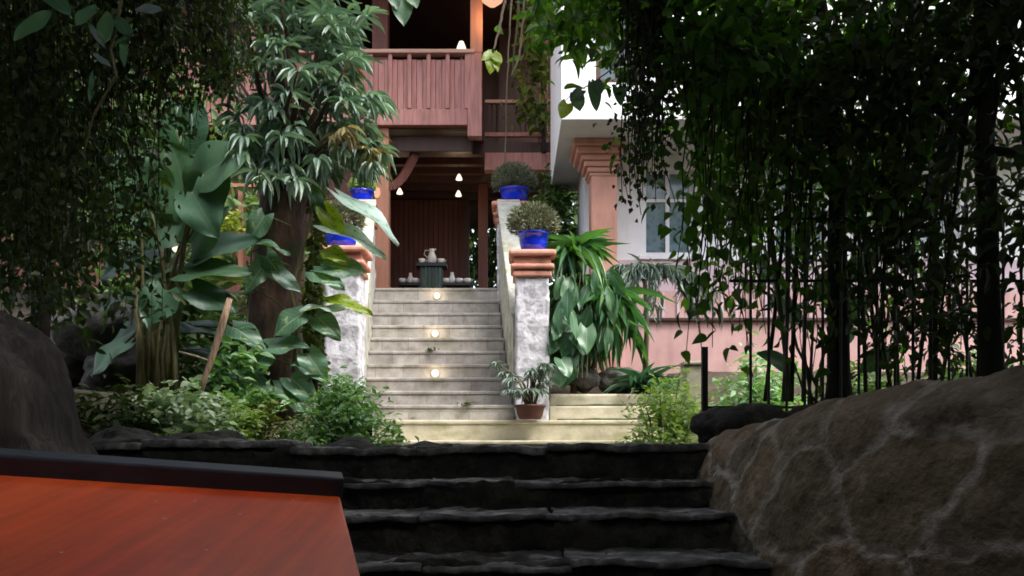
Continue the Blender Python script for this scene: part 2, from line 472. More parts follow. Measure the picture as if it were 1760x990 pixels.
def template(rows, bend=0.25, fold=0.2):
    """leaf along +Y; rows = [(t, halfwidth)], first/last halfwidth 0 allowed"""
    vs, fs = [], []
    idx = []
    for t, w in rows:
        z = -bend * t * t
        if w <= 0:
            vs.append((0, t, z)); idx.append((len(vs) - 1,) * 3)
        else:
            vs += [(-w, t, z + fold * w), (0, t, z), (w, t, z + fold * w)]
            idx.append((len(vs) - 3, len(vs) - 2, len(vs) - 1))
    for a, b in zip(idx[:-1], idx[1:]):
        for k in (0, 1):
            q = []
            for i in (a[k], a[k + 1], b[k + 1], b[k]):
                if i not in q: q.append(i)
            fs.append(tuple(q))
    return np.array(vs, float), fs


T_OVAL = template([(0, 0), (.2, .3), (.5, .5), (.8, .3), (1, 0)], 0.2, 0.25)
T_SMALL = template([(0, 0), (.45, .5), (1, 0)], 0.15, 0.3)
T_HEART = template([(-.14, .26), (.08, .5), (.35, .5), (.68, .28), (1, 0)], 0.25, 0.3)
T_LANCE = template([(0, .12), (.25, .42), (.55, .5), (.8, .3), (1, 0)], 0.45, 0.3)
T_STRAP = template([(0, .3), (.25, .45), (.5, .5), (.75, .36), (1, 0)], 0.75, 0.35)


def leaves(name, pos, axis, nrm, length, width, tpl, mat, parent=None):
    """many leaves as one mesh (all arrays of N rows)"""
    tv, tf = tpl
    pos, axis, nrm = (np.asarray(a, float) for a in (pos, axis, nrm))
    n = len(pos)
    length = np.broadcast_to(np.asarray(length, float), (n,)); width = np.broadcast_to(np.asarray(width, float), (n,))
    Y = axis / np.linalg.norm(axis, axis=1, keepdims=True)
    Xa = np.cross(Y, nrm); Xa /= np.maximum(np.linalg.norm(Xa, axis=1, keepdims=True), 1e-6)
    Za = np.cross(Xa, Y)
    V = (pos[:, None, :] + tv[None, :, 0, None] * width[:, None, None] * Xa[:, None, :]
         + tv[None, :, 1, None] * length[:, None, None] * Y[:, None, :]
         + tv[None, :, 2, None] * length[:, None, None] * Za[:, None, :])
    m = len(tv)
    flat = np.array([i for f in tf for i in f]); tot = np.array([len(f) for f in tf])
    FF = (flat[None, :] + (np.arange(n) * m)[:, None]).ravel()
    return np_mesh(name, V.reshape(-1, 3), FF, np.tile(tot, n), mat, parent)


def rnd_dirs(n, zlo=-1.0, zhi=1.0):
    z = RNG.uniform(zlo, zhi, n); a = RNG.uniform(0, 2 * np.pi, n); r = np.sqrt(np.maximum(0, 1 - z * z))
    return np.stack([r * np.cos(a), r * np.sin(a), z], 1)


def up_normals(n, tilt=0.6):
    v = rnd_dirs(n) * tilt; v[:, 2] += 1
    return v


def cloud(centers, per, spread):
    """clumped points: centers (K,3), per points each, gaussian spread"""
    c = np.repeat(np.asarray(centers, float), per, axis=0)
    return c + RNG.normal(0, 1, c.shape) * np.asarray(spread)


def big_leaf(name, base, tip, width, mat, parent, up=(0, -0.35, 1), bend=0.2, fold=0.25, shape='heart', nu=9, nv=12, wave=0.02):
    base, tip = Vector(base), Vector(tip)
    L = (tip - base).length
    y = (tip - base).normalized()
    x = y.cross(Vector(up)).normalized(); z = x.cross(y).normalized()
    o0 = origin_of(parent)
    vs, uv, fs = [], [], []
    ph = random.uniform(0, 6)
    for j in range(nv):
        t = j / (nv - 1)
        if shape == 'heart':
            hw = 0.5 * (math.sin(math.pi * min(1, t * 0.86 + 0.14)) ** 0.75) * (1 - 0.35 * t) * 1.25
        else:
            hw = 0.5 * math.sin(math.pi * min(1, t * 0.97 + 0.03)) ** 0.8
        for i in range(nu):
            u = i / (nu - 1) * 2 - 1
            ty = t * L
            if shape == 'heart':
                ty -= L * 0.2 * (1 - t) ** 3 * abs(u) ** 1.3 * (1 if abs(u) > 0.02 else 0)
            w = u * hw * width
            zz = -bend * L * (t * t - 0.25 * t) + fold * abs(w) - 0.35 * fold * w * w / max(width, 1e-3) * 2 + wave * math.sin(ph + 9 * t + 2.5 * u) * abs(u)
            p = base + x * w + y * ty + z * zz - o0
            vs.append(tuple(p)); uv.append(((u + 1) / 2, t))
    for j in range(nv - 1):
        for i in range(nu - 1):
            a = j * nu + i
            fs.append((a, a + 1, a + nu + 1, a + nu))
    me = bpy.data.meshes.new(name)
    me.from_pydata(vs, [], fs)
    ul = me.uv_layers.new(name='UVMap')
    for lp in me.loops:
        ul.data[lp.index].uv = uv[lp.vertex_index]
    return link_mesh(name, me, mat, parent, True)


def wob(p, amp, freq, seed=0.0):
    q = Vector(p) * freq + Vector((seed, seed * 1.7, seed * 0.6))
    return noise.noise_vector(q) * amp


def rough_box(name, x0, x1, y0, y1, z0, z1, mat, parent=None, res=0.05, amp=0.03, freq=3.0, seed=0.0, fine=0.012, shear=0.0):
    bm = bmesh.new()
    nx, ny, nz = (max(2, int((b - a) / res)) for a, b in ((x0, x1), (y0, y1), (z0, z1)))
    def face(o, u, v, nu, nv):
        g = [[bm.verts.new(o + u * (i / nu) + v * (j / nv)) for j in range(nv + 1)] for i in range(nu + 1)]
        for i in range(nu):
            for j in range(nv):
                bm.faces.new((g[i][j], g[i + 1][j], g[i + 1][j + 1], g[i][j + 1]))
    o = Vector((x0, y0, z0)); dx = Vector((x1 - x0, 0, 0)); dy = Vector((0, y1 - y0, 0)); dz = Vector((0, 0, z1 - z0))
    face(o, dx, dz, nx, nz); face(o + dy + dx, -dx, dz, nx, nz)
    face(o + dx, dy, dz, ny, nz); face(o + dy, -dy, dz, ny, nz)
    face(o + dz, dx, dy, nx, ny); face(o + dy, dx, -dy, nx, ny)
    bmesh.ops.remove_doubles(bm, verts=bm.verts, dist=1e-4)
    o0 = origin_of(parent)
    for v in bm.verts:
        p = v.co.copy()
        q = p + wob(p, amp, freq, seed) + wob(p, fine, freq * 5, seed + 3)
        if shear: q.x += shear * (q.y - y0)
        v.co = q - o0
    me = bpy.data.meshes.new(name); bm.to_mesh(me); bm.free()
    return link_mesh(name, me, mat, parent, True)


def rock(name, c, r, mat, parent=None, seed=0.0, sub=4, amp=0.28, freq=1.6, label=None, cat=None, group=None):
    bm = bmesh.new()
    bmesh.ops.create_icosphere(bm, subdivisions=sub, radius=1)
    c = Vector(c)
    for v in bm.verts:
        n = v.co.normalized()
        s = 1 + amp * noise.noise(n * freq + Vector((seed, seed, 0))) + 0.10 * noise.noise(n * freq * 3.1 + Vector((seed, 0, 2))) + 0.035 * noise.noise(n * freq * 9 + Vector((0, seed, 2)))
        v.co = Vector((n.x * r[0] * s, n.y * r[1] * s, n.z * r[2] * s))
    me = bpy.data.meshes.new(name); bm.to_mesh(me); bm.free()
    o = link_mesh(name, me, mat, parent, True)
    o.location = c
    if label: tag(o, label, cat, group)
    return o


def copy_thing(root, loc, label, rotz=0.0, scale=1.0):
    r = root.copy(); COL.objects.link(r); r.location = loc; r.rotation_euler = (0, 0, rotz); r.scale = (scale,) * 3
    if label: r['label'] = label
    for ch in list(root.children):
        c = ch.copy(); COL.objects.link(c); c.parent = r
        for g in list(ch.children):
            d = g.copy(); COL.objects.link(d); d.parent = c
    return r


# ------------------------------------------------------------------ terrain
def sstep(a, b, t):
    t = min(1, max(0, (t - a) / (b - a)))
    return t * t * (3 - 2 * t)


def ground_z(x, y):
    """lower yard, garden terrace, slope up to the houses, wooded hill behind"""
    z = 0.0
    terrace = E - 0.10
    if -1.75 < x < 1.15:
        z = terrace * sstep(3.9, 4.75, y)
    else:
        side = max(0.0, (-1.75 - x) if x < 0 else (x - 1.15))
        z = max(terrace * sstep(3.2, 4.7, y), (E + 0.05) * sstep(0.15, 0.9, side) * sstep(-6, 1.0, y) if x > 0 else (E + 0.1) * sstep(0.0, 1.2, side) * sstep(-6, 2.0, y))
    if x < -2.1:
        z += 1.75 * sstep(8.0, 12.2, y) + 0.35 * sstep(4.8, 7.0, y) * sstep(-2.1, -3, -abs(x))
    elif x > 0.35:
        z += 0.62 * sstep(9.15, 9.6, y) + 0.3 * sstep(10, 11.2, y) + 0.9 * sstep(12, 14, y)
    else:
        z += 1.6 * sstep(9.4, 12.0, y) - 0.35
    z += 6.0 * sstep(18, 60, y) + 0.012 * max(0, y - 30)
    z += 0.05 * noise.noise(Vector((x * 0.9, y * 0.9, 0))) + 0.02 * noise.noise(Vector((x * 4, y * 4, 3)))
    return z


def build_ground():
    xs = sorted(set(list(np.linspace(-9, 9, 130)) + list(np.linspace(-160, -9, 22)) + list(np.linspace(9, 160, 22))))
    ys = sorted(set(list(np.linspace(-6, 20, 150)) + list(np.linspace(-120, -6, 16)) + list(np.linspace(20, 220, 34))))
    V = np.array([(x, y, ground_z(x, y)) for y in ys for x in xs])
    nx, ny = len(xs), len(ys)
    i, j = np.meshgrid(np.arange(nx - 1), np.arange(ny - 1))
    a = (j * nx + i).ravel()
    FF = np.stack([a, a + 1, a + nx + 1, a + nx], 1).ravel()
    o = np_mesh('ground', V, FF, np.full(len(a), 4), 'soil')
    tag(o, None, None, None, 'structure')


build_ground()

# ------------------------------------------------------------------ main staircase
STEP_Y = [495, 516, 537.5, 559, 580.5, 603, 626, 649, 672, 696]        # photo rows of the treads
SHEAR_L, SHEAR_R = -1.62, 0.03


def sx_left(d): return -1.62 - (d - 9.4) * 0.105
def sx_right(d): return 0.033 - (d - 9.4) * 0.09


st = thing('garden_staircase', 'pale worn concrete staircase climbing to the wooden house between stone pillars', 'staircase', (-0.8, 9.4, E + 0.2))
tread = []
for k, py in enumerate(STEP_Y):
    d = 12.0 - 0.27 * k
    tread.append((d, Z(py, d)))
for k, (d, z) in enumerate(tread):
    zb = tread[k + 1][1] if k + 1 < len(tread) else Z(722, 9.3)
    d2 = d + 0.30 if k else d + 0.25
    m = MB()
    m.hexa([(sx_left(d), d, zb - 0.02), (sx_right(d), d, zb - 0.02), (sx_right(d2), d2, zb - 0.02), (sx_left(d2), d2, zb - 0.02),
            (sx_left(d), d, z - 0.045), (sx_right(d), d, z - 0.045), (sx_right(d2), d2, z - 0.045), (sx_left(d2), d2, z - 0.045)])
    o = m.build('step', 'stair_stone', st)
    t = MB(); dn = d - 0.01
    t.hexa([(sx_left(d) , dn, z - 0.043), (sx_right(d), dn, z - 0.043), (sx_right(d2), d2, z - 0.043), (sx_left(d2), d2, z - 0.043),
            (sx_left(d), dn, z), (sx_right(d), dn, z), (sx_right(d2), d2, z), (sx_left(d2), d2, z)])
    t.build('tread', 'stair_stone', o, bevel=0.012)
# recessed lamps in three risers
for px, py, k in ((751, 511, 0), (748, 576, 3), (748, 641, 6)):
    d = 12.0 - 0.27 * k
    z = tread[k][1] - 0.11
    m = MB(); m.lathe((0, 0, 0), [(0.055, -0.012), (0.055, 0.008), (0.046, 0.014)], 16)
    v = [(X(px, d) + a, d - 0.006 - c, z + b) for a, b, c in m.v]
    q = MB(); q.add(v, m.f); ring = q.build('lamp_rim', 'stair_stone', st, bevel=0)
    m = MB(); m.lathe((0, 0, 0), [(0.042, 0.014), (0.042, 0.02), (0.03, 0.026)], 16)
    q = MB(); q.add([(X(px, d) + a, d - 0.006 - c, z + b) for a, b, c in m.v], m.f)
    q.build('lamp_lens', 'lamp_step', ring)
    li = bpy.data.lights.new('step_light', 'POINT'); li.energy = 0.35; li.color = (1, 0.8, 0.5); li.shadow_soft_size = 0.05
    lo = bpy.data.objects.new('step_light', li); COL.objects.link(lo); lo.location = (X(px, d), d - 0.09, z)

# broad lower steps spreading to the right
bs = thing('broad_steps', 'wide yellowish stone steps at the foot of the concrete staircase', 'steps', (0, 8.9, E))
for (pl, pr, py, d0, d1, pyb) in ((640, 1210, 722, 9.15, 9.62, 760), (640, 1240, 757, 8.72, 9.17, 810)):
    m = MB(); m.box(X(pl, d0), X(pr, d0), d0, d1, Z(pyb, d0), Z(py, d0) - 0.05)
    o = m.build('step', 'broad_stone', bs)
    m = MB(); m.box(X(pl, d0), X(pr, d0), d0 - 0.012, d1, Z(py, d0) - 0.048, Z(py, d0))
    m.build('tread', 'broad_stone', o, bevel=0.015)
# low retaining kerb to the right of the pillar
rk = thing('retaining_kerb', 'pale two course kerb wall holding the flower bed beside the pillar', 'wall', (0.9, 9.3, E + 0.3))
m = MB(); m.box(X(944, 9.45), X(1200, 9.45), 9.45, 9.9, Z(724, 9.45), Z(698, 9.45)); m.build('lower_course', 'broad_stone', rk, bevel=0.015)
m = MB(); m.box(X(944, 9.6), X(1190, 9.6), 9.6, 9.95, Z(698, 9.6) - 0.02, Z(677, 9.6)); m.build('coping', 'broad_stone', rk, bevel=0.02)

# ------------------------------------------------------------------ pillars with terracotta caps
def pillar(loc, h, label, w=0.36):
    x, y, z = loc
    t = thing('stone_pillar', label, 'pillar', loc, 'rendered stone pillars flanking the staircase')
    ch = 0.28
    rough_box('shaft', x - w / 2, x + w / 2, y, y + w, z, z + h - ch, 'pillar_stone', t, 0.03, 0.012, 6, x * 3 + y, 0.008)
    def tier(e, za, zb, nm='cap_moulding'):
        b = MB(); b.box(x - w / 2 - e, x + w / 2 + e, y - e, y + w + e, za, zb)
        return b
    zt = z + h
    tier(0.03, zt - ch - 0.01, zt - ch + 0.055).build('cap_moulding', 'terracotta', t, bevel=0.018)
    tier(0.005, zt - ch + 0.056, zt - ch + 0.074).build('cap_moulding', 'terracotta', t, bevel=0.004)
    tier(0.055, zt - ch + 0.075, zt - ch + 0.13).build('cap_moulding', 'terracotta', t, bevel=0.02)
    tier(0.02, zt - ch + 0.131, zt - 0.072).build('cap_moulding', 'terracotta', t, bevel=0.006)
    tier(0.075, zt - 0.07, zt).build('cap_slab', 'terracotta', t, bevel=0.025)
    return t


zc_f, zc_b = Z(430, 9.4), Z(347, 12.0)
pl1 = pillar((X(915, 9.4), 9.4, Z(722, 9.4) - 0.1), zc_f - Z(722, 9.4) + 0.1, 'front right stone pillar, white rendered, carrying the brownish spiky plant on its cap')
pl2 = pillar((X(588, 9.4), 9.4, Z(722, 9.4) - 0.1), zc_f - Z(722, 9.4) + 0.04 + 0.1, 'front left stone pillar, half behind the tree and its broad vine leaves', 0.38)
pl3 = pillar((X(877, 12.0), 12.0, Z(560, 12.0)), zc_b - Z(560, 12.0), 'upper right stone pillar at the top of the staircase, behind the nearer one', 0.36)
pl4 = pillar((X(616, 12.0), 12.0, Z(560, 12.0)), zc_b - Z(560, 12.0), 'upper left stone pillar beside the brown wooden house post', 0.36)


def cheek(xa, xb, w, label):
    """sloping stone side wall from the front pillar to the back one"""
    t = thing('stair_side_wall', label, 'wall', (xa, 9.8, E))
    n = 16
    vs, fs = [], []
    ya, yb = 9.79, 12.0
    for i in range(n + 1):
        s = i / n
        y = ya + (yb - ya) * s
        xc = xa + (xb - xa) * s
        zt = Z(722, 9.4) + 1.15 + (Z(495, 12.0) - Z(722, 9.4)) * s
        zb = E - 0.1
        for dx, z in ((-w / 2, zb), (w / 2, zb), (w / 2, zt), (-w / 2, zt)):
            p = Vector((xc + dx, y, z)); vs.append(p + wob(p, 0.02, 5))
    for i in range(n):
        k = i * 4
        for a, b in ((0, 1), (1, 2), (2, 3), (3, 0)):
            fs.append((k + a, k + b, k + 4 + b, k + 4 + a))
    fs += [(3, 2, 1, 0), tuple(n * 4 + i for i in range(4))]
    MB().add(vs, fs).build('wall_body', 'cheek_stone', t)
    m = MB()
    m.hexa([(xa - w / 2 - .03, ya, Z(722, 9.4) + 1.17), (xa + w / 2 + .03, ya, Z(722, 9.4) + 1.17), (xb + w / 2 + .03, yb - .01, Z(495, 12) + 1.17), (xb - w / 2 - .03, yb - .01, Z(495, 12) + 1.17),
            (xa - w / 2 - .03, ya, Z(722, 9.4) + 1.22), (xa + w / 2 + .03, ya, Z(722, 9.4) + 1.22), (xb + w / 2 + .03, yb - .01, Z(495, 12) + 1.22), (xb - w / 2 - .03, yb - .01, Z(495, 12) + 1.22)])
    m.build('coping', 'cheek_stone', t, bevel=0.015)


cheek(sx_right(9.8) + 0.15, sx_right(12.0) + 0.15, 0.26, 'mossy stone side wall right of the staircase, running up behind the front pillar')
cheek(sx_left(9.8) - 0.13, sx_left(12.0) - 0.13, 0.26, 'mossy stone side wall left of the staircase, behind the broad vine leaves')


# ------------------------------------------------------------------ blue pots with spiky round plants
def pot_plant(loc, label, r=0.18, h=0.2, pr=0.27, mat='leaf_spine_brown'):
    x, y, z = loc
    t = thing('potted_plant', label, 'potted plant', loc, 'blue pots with spiky round plants on the stair pillars')
    m = MB(); m.lathe(loc, [(r * .78, 0), (r * .9, h * .5), (r * .98, h * .86), (r * 1.06, h * .87), (r * 1.06, h), (r * .9, h), (r * .88, h * .9)], 28)
    m.build('pot', 'blue_glaze', t, True)
    n = 2600
    d = rnd_dirs(n, -0.35, 1)
    rad = RNG.uniform(0.3, 1.0, n) ** 0.5
    c = np.array([x, y, z + h + pr * 0.36])
    pos = c + d * rad[:, None] * np.array([pr, pr, pr * 0.78])
    leaves('foliage', pos, d + rnd_dirs(n) * 0.55, rnd_dirs(n), RNG.uniform(.03, .065, n), RNG.uniform(.008, .02, n), T_SMALL, mat, t)
    s = MB()
    for i in range(26):
        q = Vector(d[i]); q.z = abs(q.z)
        b = Vector((x, y, z + h * .85))
        s.tube([b + Vector((q.x * .05, q.y * .05, 0)), b + Vector((q.x * pr * .6, q.y * pr * .6, q.z * pr * .6 + .04)), b + Vector((q.x * pr * .95, q.y * pr * .95, q.z * pr * 1.05 + .05))], [.008, .006, .003], 5)
    s.build('stems', 'stem_olive', t)
    return t


pot_plant((X(917, 9.55), 9.58, zc_f), 'blue pot with brownish spiky round plant on the front right pillar', 0.165, 0.225, 0.275)
pot_plant((X(884, 12.15), 12.18, zc_b), 'blue pot with grey green spiky round plant on the upper right pillar', 0.2, 0.22, 0.31, 'leaf_spine')
pot_plant((X(584, 9.55), 9.6, zc_f + 0.04), 'blue pot with spiky plant on the front left pillar, partly behind vine leaves', 0.19, 0.24, 0.25)
p4 = pot_plant((X(622, 12.15), 12.18, zc_b), 'blue pot with bright lime leaves on the upper left pillar', 0.16, 0.2, 0.16, 'leaf_lime')

# ------------------------------------------------------------------ wooden house
HZ = Z(495, 12.0)                      # house floor
D = 13.5
wh = thing('wooden_house', 'two storey red brown wooden house with plank balcony at the top of the staircase', 'house', (-1.5, 13.5, HZ))
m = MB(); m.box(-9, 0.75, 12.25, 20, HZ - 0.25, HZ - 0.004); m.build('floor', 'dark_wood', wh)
m = MB(); m.box(-9, 0.75, 12.3, 12.5, HZ - 2.2, HZ - 0.25); m.build('plinth', 'cheek_stone', wh)
# balcony
zb0, zb1 = Z(214, D), Z(186, D)
xr, xl = X(828, D), X(300, D)
bal = MB(); bal.box(xl, X(803, D), D + 0.02, D + 0.14, zb0, zb1); bal = bal.build('balcony_beam', 'pink_wood', wh, bevel=0.01)
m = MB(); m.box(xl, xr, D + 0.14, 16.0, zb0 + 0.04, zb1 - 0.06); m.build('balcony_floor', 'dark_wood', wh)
panel = MB()
zt = Z(97, D)
x = xl
px = 812
step = 33
bounds = list(range(308, 780, 33)) + [803]
for a, b in zip(bounds[:-1], bounds[1:]):
    xa, xb = X(a, D), X(b, D)
    for i in range(3):
        w = (xb - xa) / 3
        panel.box(xa + i * w + 0.002, xa + (i + 1) * w - 0.002, D + 0.06 + 0.012 * (i % 2), D + 0.10, zb1 - 0.01, zt - 0.02)
panel.build('balcony_panel', 'pink_wood', wh, bevel=0.004)
bk = MB(); bk.box(xl, X(812, D), D + 0.101, D + 0.112, zb1, zt - 0.05); bk.build('panel_backing', 'dark_wood', wh)
for a in bounds:
    b = MB(); b.box(X(a, D) - 0.035, X(a, D) + 0.025, D + 0.005, D + 0.06, zb1 + 0.002, Z(92, D)); b.build('batten', 'pink_wood', wh, bevel=0.006)
b = MB(); b.box(xl, X(815, D), D - 0.03, D + 0.15, Z(92, D) + 0.002, Z(85, D)); b.build('balcony_rail', 'rail_wood', wh, bevel=0.012)
b = MB(); b.box(X(803, D) + 0.004, xr, D, D + 0.2, Z(234, D), Z(90, D)); b.build('corner_post', 'pink_wood', wh, bevel=0.01)
b = MB(); b.box(X(808, D), X(829, D), D + 0.02, D + 0.18, Z(90, D) + 0.01, Z(-60, D)); b.build('upper_post', 'orange_wood', wh, bevel=0.01)
b = MB(); b.box(X(634, D), X(662, D), D + 0.3, D + 0.5, Z(90, D), Z(-60, D)); b.build('upper_post', 'red_wood', wh, bevel=0.01)
b = MB(); b.box(X(420, D), X(440, D), D + 0.05, D + 0.2, Z(90, D), Z(-60, D)); b.build('upper_post', 'orange_wood', wh, bevel=0.01)
# upper storey walls and roof
zr = Z(-70, D)
b = MB(); b.box(-9, 0.75, 16.0, 16.12, zb1, zr + 1.2)
for i in range(30):
    xx = -8.9 + i * 0.32
    b.box(xx, xx + 0.05, 15.975, 16.0, zb1, zr + 1.1)
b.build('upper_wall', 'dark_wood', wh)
b = MB(); b.box(-9, -3.6, D + 0.6, D + 0.7, zb1, zr); b.build('side_wall', 'red_wood', wh)
rf = MB()
rf.hexa([(-10, 12.4, zr - 0.1), (1.6, 12.4, zr - 0.1), (1.6, 17, zr + 2.6), (-10, 17, zr + 2.6), (-10, 12.4, zr + 0.05), (1.6, 12.4, zr + 0.05), (1.6, 17, zr + 2.75), (-10, 17, zr + 2.75)])
rf.hexa([(-10, 17, zr + 2.6), (1.6, 17, zr + 2.6), (1.6, 21.6, zr - 0.1), (-10, 21.6, zr - 0.1), (-10, 17, zr + 2.75), (1.6, 17, zr + 2.75), (1.6, 21.6, zr + 0.05), (-10, 21.6, zr + 0.05)])
rf.build('roof', 'roof_tile', wh)
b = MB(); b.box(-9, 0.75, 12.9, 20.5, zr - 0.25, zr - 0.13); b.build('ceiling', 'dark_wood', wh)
# under the balcony: posts, brace, beams, inner walls
dpo = 13.62
b = MB(); b.box(X(644, dpo), X(668, dpo), dpo, dpo + 0.2, HZ, zb0 - .002); b.build('lower_post', 'orange_wood', wh, bevel=0.012)
b = MB()
for i in range(10):
    t0, t1 = i / 10, (i + 1) / 10
    f = lambda t: Vector((X(664 + 46 * t ** 0.9, dpo), dpo + 0.1 + 0.3 * t, Z(318 - 72 * t ** 1.7, dpo)))
    b.bar(f(t0), f(t1), 0.10, 0.12)
b.build('curved_brace', 'red_wood', wh)
b = MB(); b.box(X(640, 13.9), X(812, 13.9), 13.85, 14.0, Z(262, 13.9), Z(236, 13.9)); b.build('cross_beam', 'dark_wood', wh, bevel=0.01)
b = MB()
for i in range(7):
    yy = 14.4 + i * 0.5
    b.box(-9, 0.7, yy, yy + 0.14, zb0 - 0.16, zb0 + 0.04)
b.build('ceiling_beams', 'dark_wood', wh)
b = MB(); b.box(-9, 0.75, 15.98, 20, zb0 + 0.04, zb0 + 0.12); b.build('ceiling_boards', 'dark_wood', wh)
# back wall of vertical planks with a raised gable shaped panel
dw = 17.2
b = MB()
x0, x1 = X(660, dw), X(796, dw)
npl = 16
for i in range(npl):
    w = (x1 - x0) / npl
    b.box(x0 + i * w + 0.004, x0 + (i + 1) * w - 0.004, dw + 0.006 * (i % 2), dw + 0.06, HZ, zb0)
b.build('plank_wall', 'red_wood', wh)
b = MB(); b.box(x0, x1, dw + .061, dw + .08, HZ, zb0); b.build('plank_backing', 'dark_wood', wh)
b = MB()
pts = [(690, 420), (700, 395), (722, 372), (748, 362), (775, 368), (795, 384)]
for (ax, ay), (bx, by) in zip(pts[:-1], pts[1:]):
    b.bar(P(ax, ay, dw - 0.05), P(bx, by, dw - 0.05), 0.1, 0.12)

b = MB(); b.box(x1 + 0.001, x1 + 0.12, dw - 0.1, dw + 0.06, HZ, zb0); b.build('door_jamb', 'dark_wood', wh)
b = MB(); b.box(X(822, 16), X(838, 16), 16, 16.15, HZ, zb0); b.build('rear_post', 'red_wood', wh)
b = MB(); b.box(-9, X(650, 14.3), 14.3, 14.4, HZ, zb0); b.build('front_wall', 'red_wood', wh)
b = MB(); b.box(-9, x0 - 0.001, dw - 0.02, dw + 0.08, HZ, zb0); b.build('rear_wall', 'dark_wood', wh)
# linking gallery to the right with rails
dg = 14.3
b = MB(); b.box(xr + 0.02, X(948, dg), dg, dg + 0.2, Z(292, dg), Z(262, dg)); b.build('gallery_beam', 'pink_wood', wh, bevel=0.01)
b = MB(); b.box(xr + 0.02, 0.75, dg + 0.2, 16.0, Z(270, dg), Z(262, dg)); b.build('gallery_floor', 'dark_wood', wh)
b = MB(); b.box(xr + 0.02, X(948, dg), dg + 0.02, dg + 0.12, Z(176, dg), Z(170, dg)); b.build('gallery_rail', 'rail_wood', wh, bevel=0.01)
b = MB(); b.box(xr + 0.02, X(948, dg), dg + 0.03, dg + 0.11, Z(233, dg), Z(226, dg)); b.build('gallery_rail', 'pink_wood', wh, bevel=0.008)
for i in range(13):
    xx = xr + 0.08 + i * 0.085
    b = MB(); b.box(xx, xx + 0.03, dg + 0.05, dg + 0.08, Z(226, dg) + .002, Z(176, dg) - .002); b.build('baluster', 'dark_wood', wh)
b = MB(); b.box(X(926, dg), X(942, dg), dg + 0.14, dg + 0.3, Z(262, dg), zr); b.build('gallery_post', 'orange_wood', wh, bevel=0.01)
b = MB(); b.box(xr + 0.25, 0.75, 15.2, 15.3, Z(262, dg), zr); b.build('gallery_wall', 'dark_wood', wh)


# lamps
def pendant(loc, label, s=1.0, cord=1.2):
    x, y, z = loc
    t = thing('pendant_lamp', label, 'lamp', loc, 'small white pendant lamps under the balcony')
    m = MB(); m.lathe(loc, [(.085 * s, 0), (.08 * s, .03 * s), (.045 * s, .11 * s), (.02 * s, .15 * s)], 18); m.build('lamp_shade', 'lamp_white', t, True)
    m = MB(); m.tube([(x, y, z + .15 * s), (x, y, z + cord)], .005, 6); m.build('cord', 'black_iron', t)
    return t


def zceil(d): return zb0 - 0.0
for px, py, d, lb in ((789, 309, 14.6, 'white pendant lamp hanging highest of the three under the balcony'),
                      (788, 337, 15.4, 'white pendant lamp hanging lower, right above the altar table side'),
                      (687, 333, 15.2, 'white pendant lamp beside the brown post at the doorway')):
    q = P(px, py, d); pendant(q, lb, 0.65, zceil(d) - q.z)
    li = bpy.data.lights.new('pendant_light', 'POINT'); li.energy = 1.2; li.color = (1, 0.72, 0.45); li.shadow_soft_size = 0.08
    lo = bpy.data.objects.new('pendant_light', li); COL.objects.link(lo); lo.location = q + Vector((0, -0.05, -0.06))

q = P(793, 90, 13.95)
t = thing('table_lamp', 'small white lamp glowing on the balcony behind its rail', 'lamp', (q.x, q.y, Z(92, 13.5)))
m = MB(); m.lathe((q.x, q.y, q.z), [(.10, -.02), (.07, .08), (.035, .17)], 16); m.build('lamp_shade', 'lamp_white', t, True)
m = MB(); m.lathe((q.x, q.y, q.z - 0.9), [(.09, 0), (.09, .02), (.015, .04), (.015, .88)], 12); m.build('stand', 'dark_wood', t, True)
q = P(846, -8, 13.35)
t = thing('wall_lantern', 'warm glowing lantern fixed to the post above the balcony corner', 'lamp', q)
m = MB(); m.lathe(q, [(.06, -.16), (.16, -.08), (.19, 0), (.15, .1), (.05, .14)], 18); m.build('lamp_shade', 'lamp_warm', t, True)
m = MB(); m.tube([q + Vector((0, 0, .14)), q + Vector((0, .02, .42)), (X(822, 13.5), 13.5, q.z + .42)], .012, 8); m.build('bracket', 'black_iron', t)
for loc, e, c in (((q.x - 0.02, q.y - 0.02, q.z - 0.32), 3.5, (1, 0.55, 0.25)), ((X(640, 12.6), 12.55, Z(330, 12.6)), 1.5, (1, 0.6, 0.3))):
    li = bpy.data.lights.new('lantern_light', 'POINT'); li.energy = e; li.color = c; li.shadow_soft_size = 0.1
    lo = bpy.data.objects.new('lantern_light', li); COL.objects.link(lo); lo.location = loc
q = P(648, 332, 12.62)
t = thing('wall_sconce', 'small glowing sconce on the brown lower post', 'lamp', q)
m = MB(); m.lathe(q, [(.03, -.06), (.05, 0), (.04, .07)], 14); m.build('lamp_shade', 'lamp_warm', t, True)
m = MB(); m.bar(q + Vector((0, .03, -.02)), q + Vector((0, .14, -.02)), .03, .03); m.build('bracket', 'black_iron', t)

